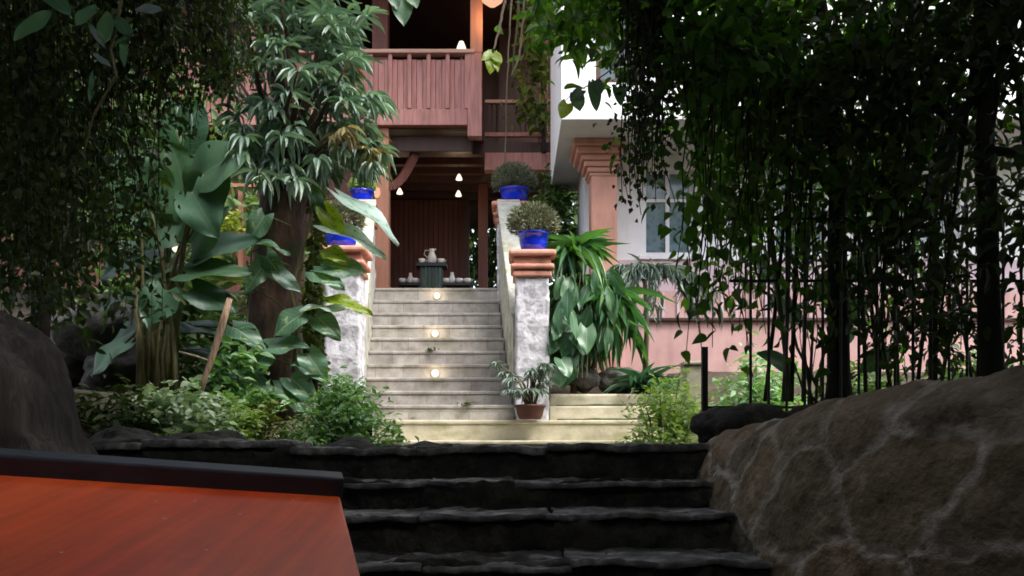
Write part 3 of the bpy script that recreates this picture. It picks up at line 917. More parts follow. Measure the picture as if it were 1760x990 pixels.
# altar table with porcelain
da = 15.6
t = thing('altar_table', 'dark side table with draped grey green cloth seen through the doorway', 'table', P(740, 490, da))
m = MB(); m.box(X(714, da), X(767, da), da, da + 0.4, Z(457, da), Z(451, da)); m.build('table_top', 'black_lacquer', t, bevel=.005)
m = MB()
n = 24
vs, fs = [], []
for i in range(n + 1):
    s = i / n; xx = X(721, da) + (X(760, da) - X(721, da)) * s
    yy = da + 0.05 + 0.03 * math.sin(i * 1.7)
    vs += [(xx, yy - 0.02, HZ + 0.01), (xx, yy, Z(457, da) - .003)]
for i in range(n): fs.append((i * 2, i * 2 + 2, i * 2 + 3, i * 2 + 1))
m.add(vs, fs); m.box(X(722, da), X(759, da), da + 0.1, da + 0.35, HZ + .01, Z(457, da) - .004); m.build('cloth', 'green_cloth', t)
for a, bq, lb in ((683, 722, 'narrow black side table left of the cloth covered altar table'), (761, 812, 'narrow black side table right of the cloth covered altar table')):
    t = thing('side_table', lb, 'table', P((a + bq) / 2, 490, da))
    m = MB(); m.box(X(a, da), X(bq, da), da + .02, da + 0.35, Z(485, da) - .05, Z(485, da)); m.build('table_top', 'black_lacquer', t, bevel=.004)
    for xx in (X(a, da) + .03, X(bq, da) - .03):
        m = MB(); m.box(xx - .02, xx + .02, da + .05, da + .3, HZ, Z(485, da) - .051); m.build('leg', 'black_lacquer', t)


def jug(loc, h, label, cat='jug', group=None, handle=True, name='porcelain_jug'):
    x, y, z = loc
    t = thing(name, label, cat, loc, group)
    r = h * .3
    m = MB(); m.lathe(loc, [(r * .7, 0), (r, h * .1), (r, h * .45), (r * .6, h * .75), (r * .5, h * .85), (r * .62, h)], 18); m.build('body', 'porcelain', t, True)
    if handle:
        m = MB(); m.tube([(x - r * .5, y, z + h * .9), (x - r * 1.5, y, z + h * .92), (x - r * 1.7, y, z + h * .65), (x - r * .95, y, z + h * .4)], h * .03, 6); m.build('handle', 'porcelain', t, True)
        m = MB(); m.tube([(x + r * .4, y, z + h * .9), (x + r * .95, y, z + h * 1.02)], [h * .09, h * .03], 6); m.build('spout', 'porcelain', t, True)
    return t


def cup(loc, s, label, proto=[None]):
    if proto[0] is None:
        t = thing('porcelain_cup', label, 'cup', loc, 'small white cups around the altar table')
        m = MB(); m.lathe(loc, [(.03, 0), (.055, .03), (.065, .085), (.058, .085), (.05, .04), (.02, .02)], 16); m.build('body', 'porcelain', t, True)
        x, y, z = loc
        m = MB(); m.tube([(x + .058, y, z + .075), (x + .095, y, z + .06), (x + .055, y, z + .03)], .007, 6); m.build('handle', 'porcelain', t, True)
        proto[0] = t
        return t
    return copy_thing(proto[0], loc, label, 0, s)


jug((X(741, da), da + .15, Z(451, da) + .002), 0.27, 'tall white porcelain jug on the altar table top')
zbch = Z(485, da) + .002
jug((X(704, da), da + .15, zbch), 0.19, 'white porcelain bottle between two cups on the left side table', 'bottle', None, False, 'porcelain_bottle')
jug((X(776, da), da + .15, zbch), 0.2, 'white porcelain pot between two cups on the right side table', 'pot', None, False, 'porcelain_pot')
cup((X(724, da), da + .12, Z(451, da) + .002), 1, 'white cup left of the tall jug on the altar table')
cup((X(757, da), da + .12, Z(451, da) + .002), 1, 'white cup right of the tall jug on the altar table')
for px, lb in ((690, 'white cup left of the bottle on the left side table'), (713, 'white cup right of the bottle on the left side table'),
               (766, 'white cup left of the pot on the right side table'), (789, 'white cup right of the pot on the right side table'), (803, 'white cup at the end of the right side table')):
    cup((X(px, da), da + .12, zbch), 1.0, lb)

# ------------------------------------------------------------------ white house on the right
wz = Z(205, 10.3)
wb = thing('white_house', 'white plastered house with pink base and jutting upper storey right of the staircase', 'house', (2.5, 11.3, E + 0.9))
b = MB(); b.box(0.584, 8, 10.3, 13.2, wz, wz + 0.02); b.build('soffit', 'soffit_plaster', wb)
# upper storey front as wall pieces round a window opening
yf, yb_ = 10.3, 10.5
zt_u = wz + 4.2
wx0, wx1, wz0, wz1 = X(1024, 10.3), X(1100, 10.3), Z(142, 10.3), Z(20, 10.3)
b = MB()
b.box(0.584, wx0, yf, yb_, wz + 0.021, zt_u); b.box(wx1, 8, yf, yb_, wz + 0.021, zt_u)
b.box(wx0, wx1, yf, yb_, wz + 0.021, wz0); b.box(wx0, wx1, yf, yb_, wz1, zt_u)
b.box(0.584, 0.78, yb_, 13.2, wz + 0.021, zt_u); b.box(0.78, 8, 13.0, 13.2, wz + 0.021, zt_u)
b.build('upper_wall', 'white_plaster', wb)
w = MB()
w.box(wx0, wx0 + .06, yf + .05, yf + .12, wz0, wz1); w.box(wx1 - .06, wx1, yf + .05, yf + .12, wz0, wz1)
w.box(wx0 + .06, wx1 - .06, yf + .05, yf + .12, wz0, wz0 + .06); w.box(wx0 + .06, wx1 - .06, yf + .05, yf + .12, wz1 - .06, wz1)
w.box((wx0 + wx1) / 2 - .02, (wx0 + wx1) / 2 + .02, yf + .06, yf + .11, wz0 + .06, wz1 - .06)
wf = w.build('window', 'dark_wood', wb)
w = MB(); w.box(wx0 + .06, wx1 - .06, yf + .085, yf + .095, wz0 + .06, wz1 - .06); w.build('pane', 'glass_dark', wf)
b = MB(); b.hexa([(0.2, 9.9, zt_u + .001), (8.4, 9.9, zt_u + .001), (8.4, 13.6, zt_u + .001), (0.2, 13.6, zt_u + .001), (1.4, 11, zt_u + 1.1), (8, 11, zt_u + 1.1), (8, 12.5, zt_u + 1.1), (1.4, 12.5, zt_u + 1.1)]); b.build('roof', 'roof_tile', wb)
# ground storey
yg = 11.5
gz = E + 0.55
zsill = Z(447, yg)
b = MB()
win = [(1105, 1192), (1330, 1420), (1560, 1650)]
xs = X(1058, yg)
for a, c in win:
    b.box(xs, X(a, yg), yg, yg + .2, zsill, wz - .002)
    b.box(X(a, yg), X(c, yg), yg, yg + .2, Z(290, yg), wz - .002)
    xs = X(c, yg)
b.box(xs, 8, yg, yg + .2, zsill, wz - .002)
b.box(X(1000, 12.9), 8, 13.0, 13.2, gz, wz - .002)
b.box(X(1005, 11.7), X(1005, 11.7) + .2, 11.75, 13.0, gz, wz - .002)
b.build('wall', 'white_plaster', wb)
for a, c in win:
    w = MB(); x0, x1 = X(a, yg), X(c, yg); z0, z1 = zsill + .06, Z(290, yg)
    w.box(x0, x0 + .05, yg + .05, yg + .12, z0, z1); w.box(x1 - .05, x1, yg + .05, yg + .12, z0, z1)
    w.box(x0 + .05, x1 - .05, yg + .05, yg + .12, z0, z0 + .05); w.box(x0 + .05, x1 - .05, yg + .05, yg + .12, z1 - .05, z1)
    w.box((x0 + x1) / 2 - .025, (x0 + x1) / 2 + .025, yg + .055, yg + .115, z0 + .05, z1 - .05)
    w.box(x0 + .05, (x0 + x1) / 2 - .025, yg + .06, yg + .11, z0 + .72, z0 + .76); w.box((x0 + x1) / 2 + .025, x1 - .05, yg + .06, yg + .11, z0 + .72, z0 + .76)
    o = w.build('window', 'white_plaster', wb)
    w = MB(); w.box(x0 + .05, x1 - .05, yg + .086, yg + .094, z0 + .05, z1 - .05); w.build('pane', 'glass_teal', o)
    w = MB(); w.box(x0 - .06, x1 + .06, yg - .06, yg + .04, zsill + .0, zsill + .055); w.build('sill', 'white_plaster', o, bevel=.008)
# lilac band and pink panelled base
b = MB(); b.box(X(1058, yg), 8, yg - .02, yg + .2, Z(520, yg), zsill - .002); b.build('base_band', 'lilac_plaster', wb)
yp = 11.3
b = MB(); b.box(X(1020, yp), 8, yp, yp + .15, gz, Z(500, yp))
b.build('base_wall', 'pink_plaster', wb)
for i in range(24):
    xx = X(1062, yp) + i * 0.19
    b = MB(); b.box(xx, xx + .03, yp - .022, yp - .001, Z(546, yp), Z(502, yp)); b.build('fluting', 'lilac_plaster', wb)
b = MB(); b.box(X(1030, yp), 8, yp - .06, yp - .001, Z(553, yp), Z(547, yp)); b.build('base_ledge', 'dark_wood', wb, bevel=.01)
# corner column with stepped capital
yc = 11.05
xa, xb = X(1016, yc), X(1061, yc)
cw = xb - xa
col = MB(); col.box(xa, xb, yc, yc + cw, gz, Z(300, yc)); col = col.build('column', 'peach_plaster', wb, bevel=.02)
for (e, pa, pb) in ((.025, 303, 297), (.05, 296.5, 288), (.09, 287.5, 278), (.13, 277.5, 268), (.19, 267.5, 256), (.235, 255.5, 243)):
    c = MB(); c.box(xa - e, xb + e * .35, yc - e * .6, yc + cw + e, Z(pa, yc), Z(pb, yc)); c.build('capital', 'peach_plaster', col, bevel=.018)
c = MB(); c.box(xa - .06, xb + .06, yc - .06, yc + cw + .06, gz + .001, gz + .3); c.build('column_base', 'peach_plaster', col, bevel=.02)

# pale gate pillar beside the shrub
t = thing('gate_pillar', 'low pale concrete pillar behind the yellow green shrub at the fence end', 'pillar', (X(1195, 8.0), 8.0, E))
rough_box('shaft', X(1176, 8.0), X(1212, 8.0), 8.0, 8.2, E - .1, Z(628, 8.0), 'broad_stone', t, .04, .01, 5, 2, .006)
m = MB(); m.box(X(1174, 8.0), X(1213, 8.0), 7.98, 8.22, Z(627, 8.0), Z(621, 8.0)); m.build('cap', 'broad_stone', t, bevel=.01)

# ------------------------------------------------------------------ foreground rough stone steps
fs_ = thing('rough_stone_steps', 'dark rough stone steps climbing from the yard in front of the table', 'steps', (0, 3.2, 0.2))
lv = [(3.2, 968, -1.9, 1.1), (3.6, 889, -1.9, 1.0), (4.0, 826, -1.95, 0.92), (4.4, 768, -2.15, 0.9)]
ztop_prev = 0
levels = [(2.0, 0.12), (2.4, 0.25), (2.8, 0.38)]
for d, py, a, b_ in lv: levels.append((d, Z(py, d)))
for k, (d, z) in enumerate(levels):
    a = -1.9 if k < 6 else -2.2
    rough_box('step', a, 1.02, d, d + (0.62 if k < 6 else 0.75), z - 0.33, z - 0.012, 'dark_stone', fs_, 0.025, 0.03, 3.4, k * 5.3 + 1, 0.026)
    edges = [a + 0.0] + sorted(a + (1.02 - a) * (q + .5 + random.uniform(-.25, .25)) / 5 for q in range(5))[0:4] + [1.03]
    for q in range(5):
        dz = random.uniform(-.012, .014) * (1.8 if k == 6 else 1)
        rough_box('tread_slab', edges[q] + .004, edges[q + 1] - .004, d - .03 + random.uniform(-.02, .02), d + 0.42, z - 0.022 + dz, z + dz + (.012 if k == 6 else 0), 'lit_tread_stone', fs_, 0.022, 0.016, 5, k * 3.1 + q * 7, 0.009)  # paler slabs added so the tops look lit above the blackened risers
for i, (cx, w, h) in enumerate(((-0.95, .36, .05), (-.37, .26, .065), (-.12, .3, .03), (-1.6, .4, .06), (.35, .35, .02))):
    pass
# loose capping stones on the top step
for px, w, py, lb in ((350, .30, 745, 'rounded dark stone on the top step below the pale shrub'), (745, .23, 762, 'humped dark stone on the top step in front of the staircase'),
                      (590, .27, 762, 'flat dark stone on the top step below the green shrub'), (215, .26, 742, 'dark stone on the top step near the big boulder')):
    rock('capping_stone', (X(px, 4.6), 4.62, Z(py, 4.6) - 0.108), (w, .22, .12), 'dark_stone', None, px * .1, 4, .3, 1.7, lb, 'stone', 'dark stones capping the top step')

# ------------------------------------------------------------------ right rubble wall
def rubble_wall():
    """battered rubble retaining wall: runs beside the steps, then swings to the right in front of the viewer"""
    plan = [(1.75, 5.25, .02), (0.98, 4.95, .04), (0.86, 4.5, .07), (0.84, 4.1, .085), (0.85, 3.7, .10), (0.90, 3.3, .14), (0.99, 2.95, .18), (1.16, 2.6, .20), (1.42, 2.28, .22),
            (1.8, 2.02, .25), (2.3, 1.82, .27), (3.0, 1.7, .27), (3.9, 1.65, .27)]
    pp = [Vector((a, b, c)) for a, b, c in plan]
    fine = []
    for k in range(len(pp) - 1):
        p0, p1, p2, p3 = pp[max(0, k - 1)], pp[k], pp[k + 1], pp[min(len(pp) - 1, k + 2)]
        for q in range(24):
            t = q / 24
            fine.append(0.5 * ((2 * p1) + (p2 - p0) * t + (2 * p0 - 5 * p1 + 4 * p2 - p3) * t * t + (3 * p1 - p0 - 3 * p2 + p3) * t ** 3))
    fine.append(pp[-1])
    cs = [0]
    for a, b in zip(fine[:-1], fine[1:]): cs.append(cs[-1] + math.hypot(b.x - a.x, b.y - a.y))
    S = cs[-1]
    prof = [(0, 0), (.03, .3), (.06, .6), (.11, .8), (.16, .92), (.25, .985), (.40, 1.0), (.75, 1.0), (1.2, .95)]     # (inset, share of the height)
    cum = [0]
    for a, b in zip(prof[:-1], prof[1:]): cum.append(cum[-1] + math.hypot(b[0] - a[0], (b[1] - a[1]) * 1.1))
    T = cum[-1]
    res = 0.015
    ns, nt = int(S / res), int(T / res)
    ss, ts = np.linspace(0, S, ns), np.linspace(0, T, nt)
    SS, TT = np.meshgrid(ss, ts, indexing='ij')
    fx = np.interp(ss, cs, [p.x for p in fine]); fy = np.interp(ss, cs, [p.y for p in fine]); fz = E + np.interp(ss, cs, [p.z for p in fine])
    tx, ty = np.gradient(fx), np.gradient(fy); L = np.hypot(tx, ty)
    nx, ny = -ty / L, tx / L                      # inward (into the bank) is to the right of the travel direction from far to near
    ins = np.interp(ts, cum, [a for a, b in prof]); hh = np.interp(ts, cum, [b for a, b in prof])
    di, dh = np.gradient(ins), np.gradient(hh * 1.1); dl = np.hypot(di, dh); ni, nh = dh / dl, di / dl
    rg = np.random.default_rng(33)
    gy, gt = 0.44, 0.31
    cells = []
    for i in range(-1, int(S / gy) + 2):
        for j in range(-1, int(T / gt) + 2):
            cells.append(((i + .5 + rg.uniform(-.42, .42) + .5 * (j % 2)) * gy, (j + .5 + rg.uniform(-.4, .4)) * gt, rg.uniform()))
    wy = SS + 0.028 * np.sin(9 * TT - 3 * SS) + 0.016 * np.sin(23 * TT + 7 * SS) + 0.01 * np.sin(41 * SS + 31 * TT)
    wt = TT + 0.028 * np.sin(7 * SS + 1.3 - 2 * TT) + 0.016 * np.sin(19 * SS + 9 * TT)
    f1 = np.full(SS.shape, 9.0); f2 = f1.copy(); idr = np.zeros(SS.shape)
    for cy, ct, rv in cells:
        dd = np.abs((wy - cy) / 1.3) ** 1.7 + np.abs(wt - ct) ** 1.7
        dd = dd ** (1 / 1.7)
        m1 = dd < f1
        f2 = np.where(m1, f1, np.minimum(f2, dd)); idr = np.where(m1, rv, idr); f1 = np.where(m1, dd, f1)
    edge = f2 - f1
    mort = np.clip(2.6 - edge / 0.014, 0, 1)
    h = 0.024 * (1 - np.exp(-edge / 0.014)) + 0.022 * (idr - .5) * np.clip(edge / .06, 0, 1) + .012 * mort * np.clip(.6 + np.sin(5 * SS + 3 * TT), 0, 1)
    V = np.zeros(SS.shape + (3,))
    off = ins[None, :] - h * ni[None, :]
    V[:, :, 0] = fx[:, None] + nx[:, None] * off
    V[:, :, 1] = fy[:, None] + ny[:, None] * off
    V[:, :, 2] = fz[:, None] * hh[None, :] + h * nh[None, :]
    for i in range(ns):
        for j in range(nt):
            q = Vector(V[i, j]); V[i, j] += np.array(wob(q, 0.006, 26)) + np.array(wob(q, 0.013, 11, 2)) + np.array(wob(q, 0.016, 4, 5))
    idx = np.arange(ns * nt).reshape(ns, nt)
    FF = np.stack([idx[:-1, :-1], idx[:-1, 1:], idx[1:, 1:], idx[1:, :-1]], -1).reshape(-1)
    o = np_mesh('stone_wall', V.reshape(-1, 3), FF, np.full((ns - 1) * (nt - 1), 4), 'rubble_stone')
    me = o.data
    at = me.attributes.new('mortar', 'FLOAT', 'POINT'); at.data.foreach_set('value', mort.ravel().astype(np.float32))
    at = me.attributes.new('stone', 'FLOAT', 'POINT'); at.data.foreach_set('value', idr.ravel().astype(np.float32))
    tag(o, 'brown rubble stone wall with pale mortar joints beside the rough steps', 'wall')


rubble_wall()
for c, r, lb in (((X(1290, 4.9), 5.1, Z(735, 4.9)), (.26, .22, .15), 'dark hunched rock under the iron fence'), ((X(1385, 5.0), 5.1, Z(735, 5.0)), (.2, .2, .12), 'small dark rock right of the hunched one below the fence')):
    rock('fence_rock', c, r, 'dark_stone', None, c[0] * 7, 4, .3, 1.7, lb, 'rock')

# left foreground boulder and garden rocks
rock('boulder', (-1.82, 2.75, 0.62), (.56, .5, .78), 'boulder_stone', None, 4.2, 5, .22, 1.3, 'large furrowed grey brown boulder behind the wooden table', 'boulder')
for px, py, d, r, lb in ((195, 575, 7.8, .38, 'grey boulder half hidden behind the olive plant stems'), (215, 640, 7.6, .3, 'lower grey boulder left of the olive plant stems'),
                         (130, 600, 8.2, .45, 'shaded grey boulder behind the dark creepers'),
                         (1005, 652, 9.95, .17, 'small grey rock under the hanging leaves in the flower bed'), (1062, 655, 10.0, .2, 'tan rock in the flower bed behind the kerb'), (1100, 668, 9.9, .13, 'little rock on the kerb near the spiky aloe')):
    rock('garden_rock', P(px, py, d), (r * 1.15, r, r * .8), 'grey_rock', None, px * .13, 4, .3, 1.5, lb, 'rock')

# ------------------------------------------------------------------ red table in the foreground
def table():
    dA = 1.42
    A = P(585, 853, dA)
    v = Vector((493 - 880, F, HY - 500.0)).normalized()       # up the slight slope of the top, away from the viewer
    u = Vector((6379 - 880, F, -451.0)).normalized()          # along the far edge
    nrm = u.cross(v).normalized()
    if nrm.z < 0: nrm = -nrm
    Wd, Dp = 1.25, 0.62
    t = thing('wooden_table', 'glossy red brown wooden table with a raised black edge strip in the foreground', 'table', (A.x - .6, A.y - .3, 0))
    M = Matrix((( -u.x, -v.x, nrm.x), (-u.y, -v.y, nrm.y), (-u.z, -v.z, nrm.z)))
    def L(a, b, c): return A + u * (-a) + v * (-b) + nrm * c
    def slab(a0, a1, b0, b1, c0, c1):
        q = MB(); q.hexa([L(a1, b1, c0), L(a0, b1, c0), L(a0, b0, c0), L(a1, b0, c0), L(a1, b1, c1), L(a0, b1, c1), L(a0, b0, c1), L(a1, b0, c1)]); return q
    # top as a local-space mesh so that its grain follows the board
    top = slab(0, Wd, 0.0, Dp, -0.03, 0)
    o = top.build('table_top', 'table_red', t, bevel=.004)
    slab(-0.004, Wd, -0.055, -0.001, -0.032, 0.030).build('edge_strip', 'edge_band', t, bevel=.004)
    slab(0.03, Wd - .03, 0.03, 0.05, -0.12, -0.031).build('apron', 'table_red', t)
    slab(0.03, Wd - .03, Dp - .05, Dp - .03, -0.12, -0.031).build('apron', 'table_red', t)
    for a in (.06, Wd - .06):
        for b in (.07, Dp - .07):
            q = L(a, b, -0.032); m = MB(); m.box(q.x - .025, q.x + .025, q.y - .025, q.y + .025, 0, q.z); m.build('leg', 'table_red', t, bevel=.004)


table()

# ------------------------------------------------------------------ foliage
def strand_creeper(name, label, boxes, nstr, leaf, lw, mat, spacing=.05, stemmat='dark_bark', tpl=T_SMALL, spread=.05, group=None, zjit=.25):
    """hanging creeper: strands falling from a top box to given heights; boxes = (x0,x1,y0,y1,ztop,zbottom)"""
    x0, x1, y0, y1, zt, zb = boxes
    t = thing(name, label, 'creeper', ((x0 + x1) / 2, (y0 + y1) / 2, zb), group)
    stems = MB(); pos = []
    for i in range(nstr):
        x, y = RNG.uniform(x0, x1), RNG.uniform(y0, y1)
        z1 = zb + abs(RNG.normal(0, zjit)) * (zt - zb)
        pts = []
        k = max(3, int((zt - z1) / .25))
        ph = RNG.uniform(0, 6)
        for j in range(k + 1):
            s = j / k
            pts.append(Vector((x + .06 * math.sin(ph + 3 * s) * s + .02 * RNG.normal(), y + .06 * math.cos(ph + 2.3 * s) * s, zt + (z1 - zt) * s)))
        stems.tube(pts, [.006 * (1 - .6 * j / k) for j in range(k + 1)], 4)
        n = max(2, int((zt - z1) / spacing))
        s = RNG.uniform(0, 1, n)
        idx = np.minimum((s * k).astype(int), k - 1); fr = s * k - idx
        A = np.array([tuple(p) for p in pts])
        pos.append(A[idx] * (1 - fr[:, None]) + A[idx + 1] * fr[:, None] + RNG.normal(0, spread, (n, 3)))
    stems.build('stems', stemmat, t)
    pos = np.concatenate(pos); n = len(pos)
    ax = rnd_dirs(n, -1, .3); ax[:, 2] -= .5
    s = RNG.uniform(.6, 1.3, n)
    leaves('leaves', pos, ax, rnd_dirs(n) + np.array([0, -.3, .5]), leaf * s, lw * s, tpl, mat, t)
    return t


def crown_tree(name, label, trunk, trad, centers, per, spread, leaf, lw, mat, barkmat='dark_bark', tpl=T_OVAL, cat='tree', group=None, limbs=True, droop=.3):
    base = trunk[0]
    t = thing(name, label, cat, base, group)
    m = MB()
    n = len(trunk)
    pts = []
    for a, b in zip(trunk[:-1], trunk[1:]):
        for i in range(5):
            p = Vector(a).lerp(Vector(b), i / 5); pts.append(p + wob(p, trad * .25, 2.2, base[0]))
    pts.append(Vector(trunk[-1]))
    m.tube(pts, [trad * (1 - .55 * i / (len(pts) - 1)) * (1.25 if i == 0 else 1) for i in range(len(pts))], 10)
    m.build('trunk', barkmat, t, True)
    if limbs:
        m = MB()
        for c in centers[::max(1, len(centers) // 14)]:
            c = Vector(c); a = pts[int(len(pts) * RNG.uniform(.45, .95))]
            mid = a.lerp(c, .5) + Vector((0, 0, .12)) + wob(c, .12, 2)
            m.tube([a, a.lerp(mid, .5) + wob(mid, .05, 3), mid, mid.lerp(c, .6), c], [trad * .4, trad * .3, trad * .22, trad * .14, trad * .05], 6)
        m.build('limbs', barkmat, t, True)
    pos = cloud([tuple(c) for c in centers], per, spread)
    n = len(pos)
    ax = rnd_dirs(n, -1, .6); ax[:, 2] -= droop
    s = RNG.uniform(.55, 1.3, n)
    leaves('crown', pos, ax, up_normals(n, .9), leaf * s, lw * s, tpl, mat, t)
    return t


def boxpts(n, x0, x1, y0, y1, z0, z1):
    return np.stack([RNG.uniform(x0, x1, n), RNG.uniform(y0, y1, n), RNG.uniform(z0, z1, n)], 1)


# --- the big shade tree over the yard (its unseen crown, above and behind the viewer, is added to darken the foreground)
cc = np.concatenate([boxpts(190, -7.5, 7, -1, 2.9, 4.5, 5.7), boxpts(60, -8, -5.2, -3, 5, .8, 4.5), boxpts(44, -5.5, .3, 2.9, 4.0, 4.9, 5.8), boxpts(26, .9, 6, 3.0, 5.0, 4.9, 6.0), boxpts(36, -6.5, -3.1, 3.6, 4.6, 4.8, 5.8), boxpts(60, 4.6, 7, -3, 5, 1.0, 4.5)])
cc = cc[~((np.hypot(cc[:, 0] + .35, (cc[:, 1] - .0)) < 1.7) & (cc[:, 2] > 3))]  # gap left in the added crown so skylight reaches the table
crown_tree('shade_tree', 'huge dark shade tree with its trunk beyond the creepers at far left, unseen crown added to shade the yard', [(-4.6, 3.6, 0.6), (-4.5, 3.5, 2.4), (-4.0, 3.2, 4.2), (-3.2, 2.2, 5.2)], .38, cc, 95, (.55, .55, .35), .34, .18, 'leaf_shade', tpl=T_OVAL)

# --- left dark masses
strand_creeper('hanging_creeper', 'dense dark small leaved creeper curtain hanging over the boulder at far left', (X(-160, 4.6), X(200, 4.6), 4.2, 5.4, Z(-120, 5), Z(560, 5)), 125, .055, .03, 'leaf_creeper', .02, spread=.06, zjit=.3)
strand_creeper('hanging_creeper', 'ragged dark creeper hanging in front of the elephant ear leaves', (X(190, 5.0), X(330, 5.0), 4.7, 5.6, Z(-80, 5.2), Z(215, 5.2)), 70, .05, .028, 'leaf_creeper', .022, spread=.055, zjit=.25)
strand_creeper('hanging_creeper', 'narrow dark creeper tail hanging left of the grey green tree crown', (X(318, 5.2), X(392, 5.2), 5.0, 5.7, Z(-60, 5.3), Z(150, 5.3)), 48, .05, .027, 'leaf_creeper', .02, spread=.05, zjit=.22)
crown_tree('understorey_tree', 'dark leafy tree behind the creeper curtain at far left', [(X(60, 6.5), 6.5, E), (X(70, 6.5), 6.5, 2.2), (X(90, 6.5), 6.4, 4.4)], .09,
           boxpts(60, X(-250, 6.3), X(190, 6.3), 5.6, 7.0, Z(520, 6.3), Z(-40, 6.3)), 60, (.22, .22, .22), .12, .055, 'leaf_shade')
# near branch with pale oval leaves, top left
t = thing('leafy_branch', 'near branch with pale oval leaves drooping above the creepers', 'branch', P(200, -60, 3.2))
stem = MB()
main = [P(215, -60, 3.2), P(205, 20, 3.15), P(190, 85, 3.15), P(200, 130, 3.1), P(160, 200, 3.1), P(145, 260, 3.1)]
stem.tube(main, [.008, .007, .006, .005, .004, .003], 6)
stem.tube([P(300, -60, 3.3), P(262, 0, 3.25), P(255, 14, 3.25)], [.006, .004, .003], 5)
stem.build('twig', 'stem_olive', t)
for (a, b, w, mt) in (((233, 16), (277, 14), .055, 'leaf_ear_pale'), ((185, 20), (178, 72), .06, 'leaf_ear'), ((150, 38), (180, 80), .022, 'leaf_ear_pale'), ((200, 30), (222, 60), .05, 'leaf_ear'),
                      ((160, 92), (190, 112), .024, 'leaf_ear_pale'), ((165, 10), (128, 40), .06, 'leaf_ear'), ((212, 62), (212, 112), .03, 'leaf_ear'), ((195, 80), (230, 48), .03, 'leaf_ear'), ((160, 120), (152, 175), .02, 'leaf_ear'), ((90, 20), (20, 65), .08, 'leaf_ear'), ((70, -20), (120, 20), .07, 'leaf_ear')):
    big_leaf('leaf', P(*a, 3.15), P(*b, 3.1), w, mt, t, (0.1, -1, .5), .1, .15, 'oval', 7, 9, .004)

# --- right dark masses
cc = np.concatenate([boxpts(52, X(1110, 5.4), X(1420, 5.4), 4.9, 6.1, Z(190, 5.4), Z(-80, 5.4)), boxpts(34, X(1230, 5.4), X(1640, 5.4), 4.8, 6.0, Z(370, 5.4), Z(100, 5.4)),
                     boxpts(34, X(960, 5.4), X(1200, 5.4), 4.9, 5.8, Z(10, 5.4), Z(-120, 5.4))])
crown_tree('shade_tree', 'dark leafy tree with a straight trunk rising behind the iron fence', [P(1442, 700, 5.6), P(1440, 450, 5.6), P(1436, 200, 5.6), P(1400, -80, 5.6)], .075, cc, 40, (.14, .17, .12), .085, .05, 'leaf_heart', tpl=T_HEART)
cc = np.concatenate([boxpts(80, X(1540, 4.9), X(2000, 4.9), 4.0, 5.6, Z(620, 4.9), Z(-60, 4.9)), boxpts(36, X(1400, 4.9), X(1800, 4.9), 4.2, 5.4, Z(200, 4.9), Z(-80, 4.9))])
crown_tree('bushy_tree', 'very dark bushy tree above the rubble wall at far right', [(X(1720, 4.6), 4.7, E), (X(1715, 4.6), 4.7, 2.2), (X(1700, 4.6), 4.7, 4.0)], .07, cc, 46, (.19, .2, .17), .09, .042, 'leaf_shade')
strand_creeper('hanging_creeper', 'small leaved dark creeper hanging in front of the pink column capital', (X(1075, 5.2), X(1150, 5.2), 5.0, 5.5, Z(-60, 5.2), Z(355, 5.2)), 40, .042, .03, 'leaf_shade', .03, spread=.05, zjit=.35)
strand_creeper('hanging_creeper', 'heart leaved creeper trailing down the left end of the iron fence', (X(1150, 5.1), X(1250, 5.1), 4.9, 5.4, Z(100, 5.1), Z(660, 5.1)), 13, .075, .06, 'leaf_heart', .11, tpl=T_HEART, spread=.07, zjit=.35)
strand_creeper('hanging_creeper', 'heart leaved creeper covering the middle of the iron fence', (X(1260, 5.1), X(1420, 5.1), 4.9, 5.4, Z(120, 5.1), Z(660, 5.1)), 17, .075, .055, 'leaf_heart', .10, tpl=T_HEART, spread=.07, zjit=.35)
strand_creeper('hanging_creeper', 'long dark creeper hanging over the far end of the iron fence', (X(1450, 5.2), X(1640, 5.2), 4.9, 5.6, Z(0, 5.2), Z(640, 5.2)), 22, .08, .05, 'leaf_shade', .05, tpl=T_OVAL, spread=.07, zjit=.2)
strand_creeper('hanging_creeper', 'thin stemmed creeper with small heart leaves hanging between window and fence', (X(1190, 6.6), X(1340, 6.6), 6.3, 6.9, Z(-40, 6.6), Z(600, 6.6)), 32, .08, .06, 'leaf_heart', .075, tpl=T_HEART, spread=.08, zjit=.35)
strand_creeper('hanging_creeper', 'pale green backlit creeper hanging behind the straight dark trunk', (X(1330, 6.8), X(1600, 6.8), 6.4, 7.1, Z(-40, 6.8), Z(610, 6.8)), 32, .085, .05, 'leaf_heart', .07, tpl=T_OVAL, spread=.09, zjit=.35)
# slender bamboo culms among the creepers
t = thing('bamboo_clump', 'thin dark bamboo stems leaning behind the iron fence', 'bamboo', P(1480, 690, 5.8))
for i in range(16):
    px = 1300 + i * 24 + random.uniform(-8, 8)
    m = MB(); a = P(px + random.uniform(-15, 15), 690, 5.8 + random.uniform(-.3, .4)); bq = P(px + random.uniform(-70, 60), -60, 5.9)
    pts = [a.lerp(bq, j / 10) + Vector((.12 * math.sin(j / 10 * 2 + i), 0, 0)) for j in range(11)]
    m.tube(pts, [.014] * 5 + [.011] * 3 + [.008] * 3, 7); m.build('culm', 'stem_green' if i % 2 else 'dark_bark', t, True)
pos = cloud(boxpts(58, X(1250, 5.9), X(1740, 5.9), 5.6, 6.3, Z(640, 5.9), Z(-60, 5.9)), 26, .15)
n = len(pos); ax = rnd_dirs(n, -1, 0)
leaves('leaves', pos, ax, up_normals(n, .8), RNG.uniform(.08, .16, n), RNG.uniform(.014, .022, n), T_LANCE, 'leaf_shade', t)
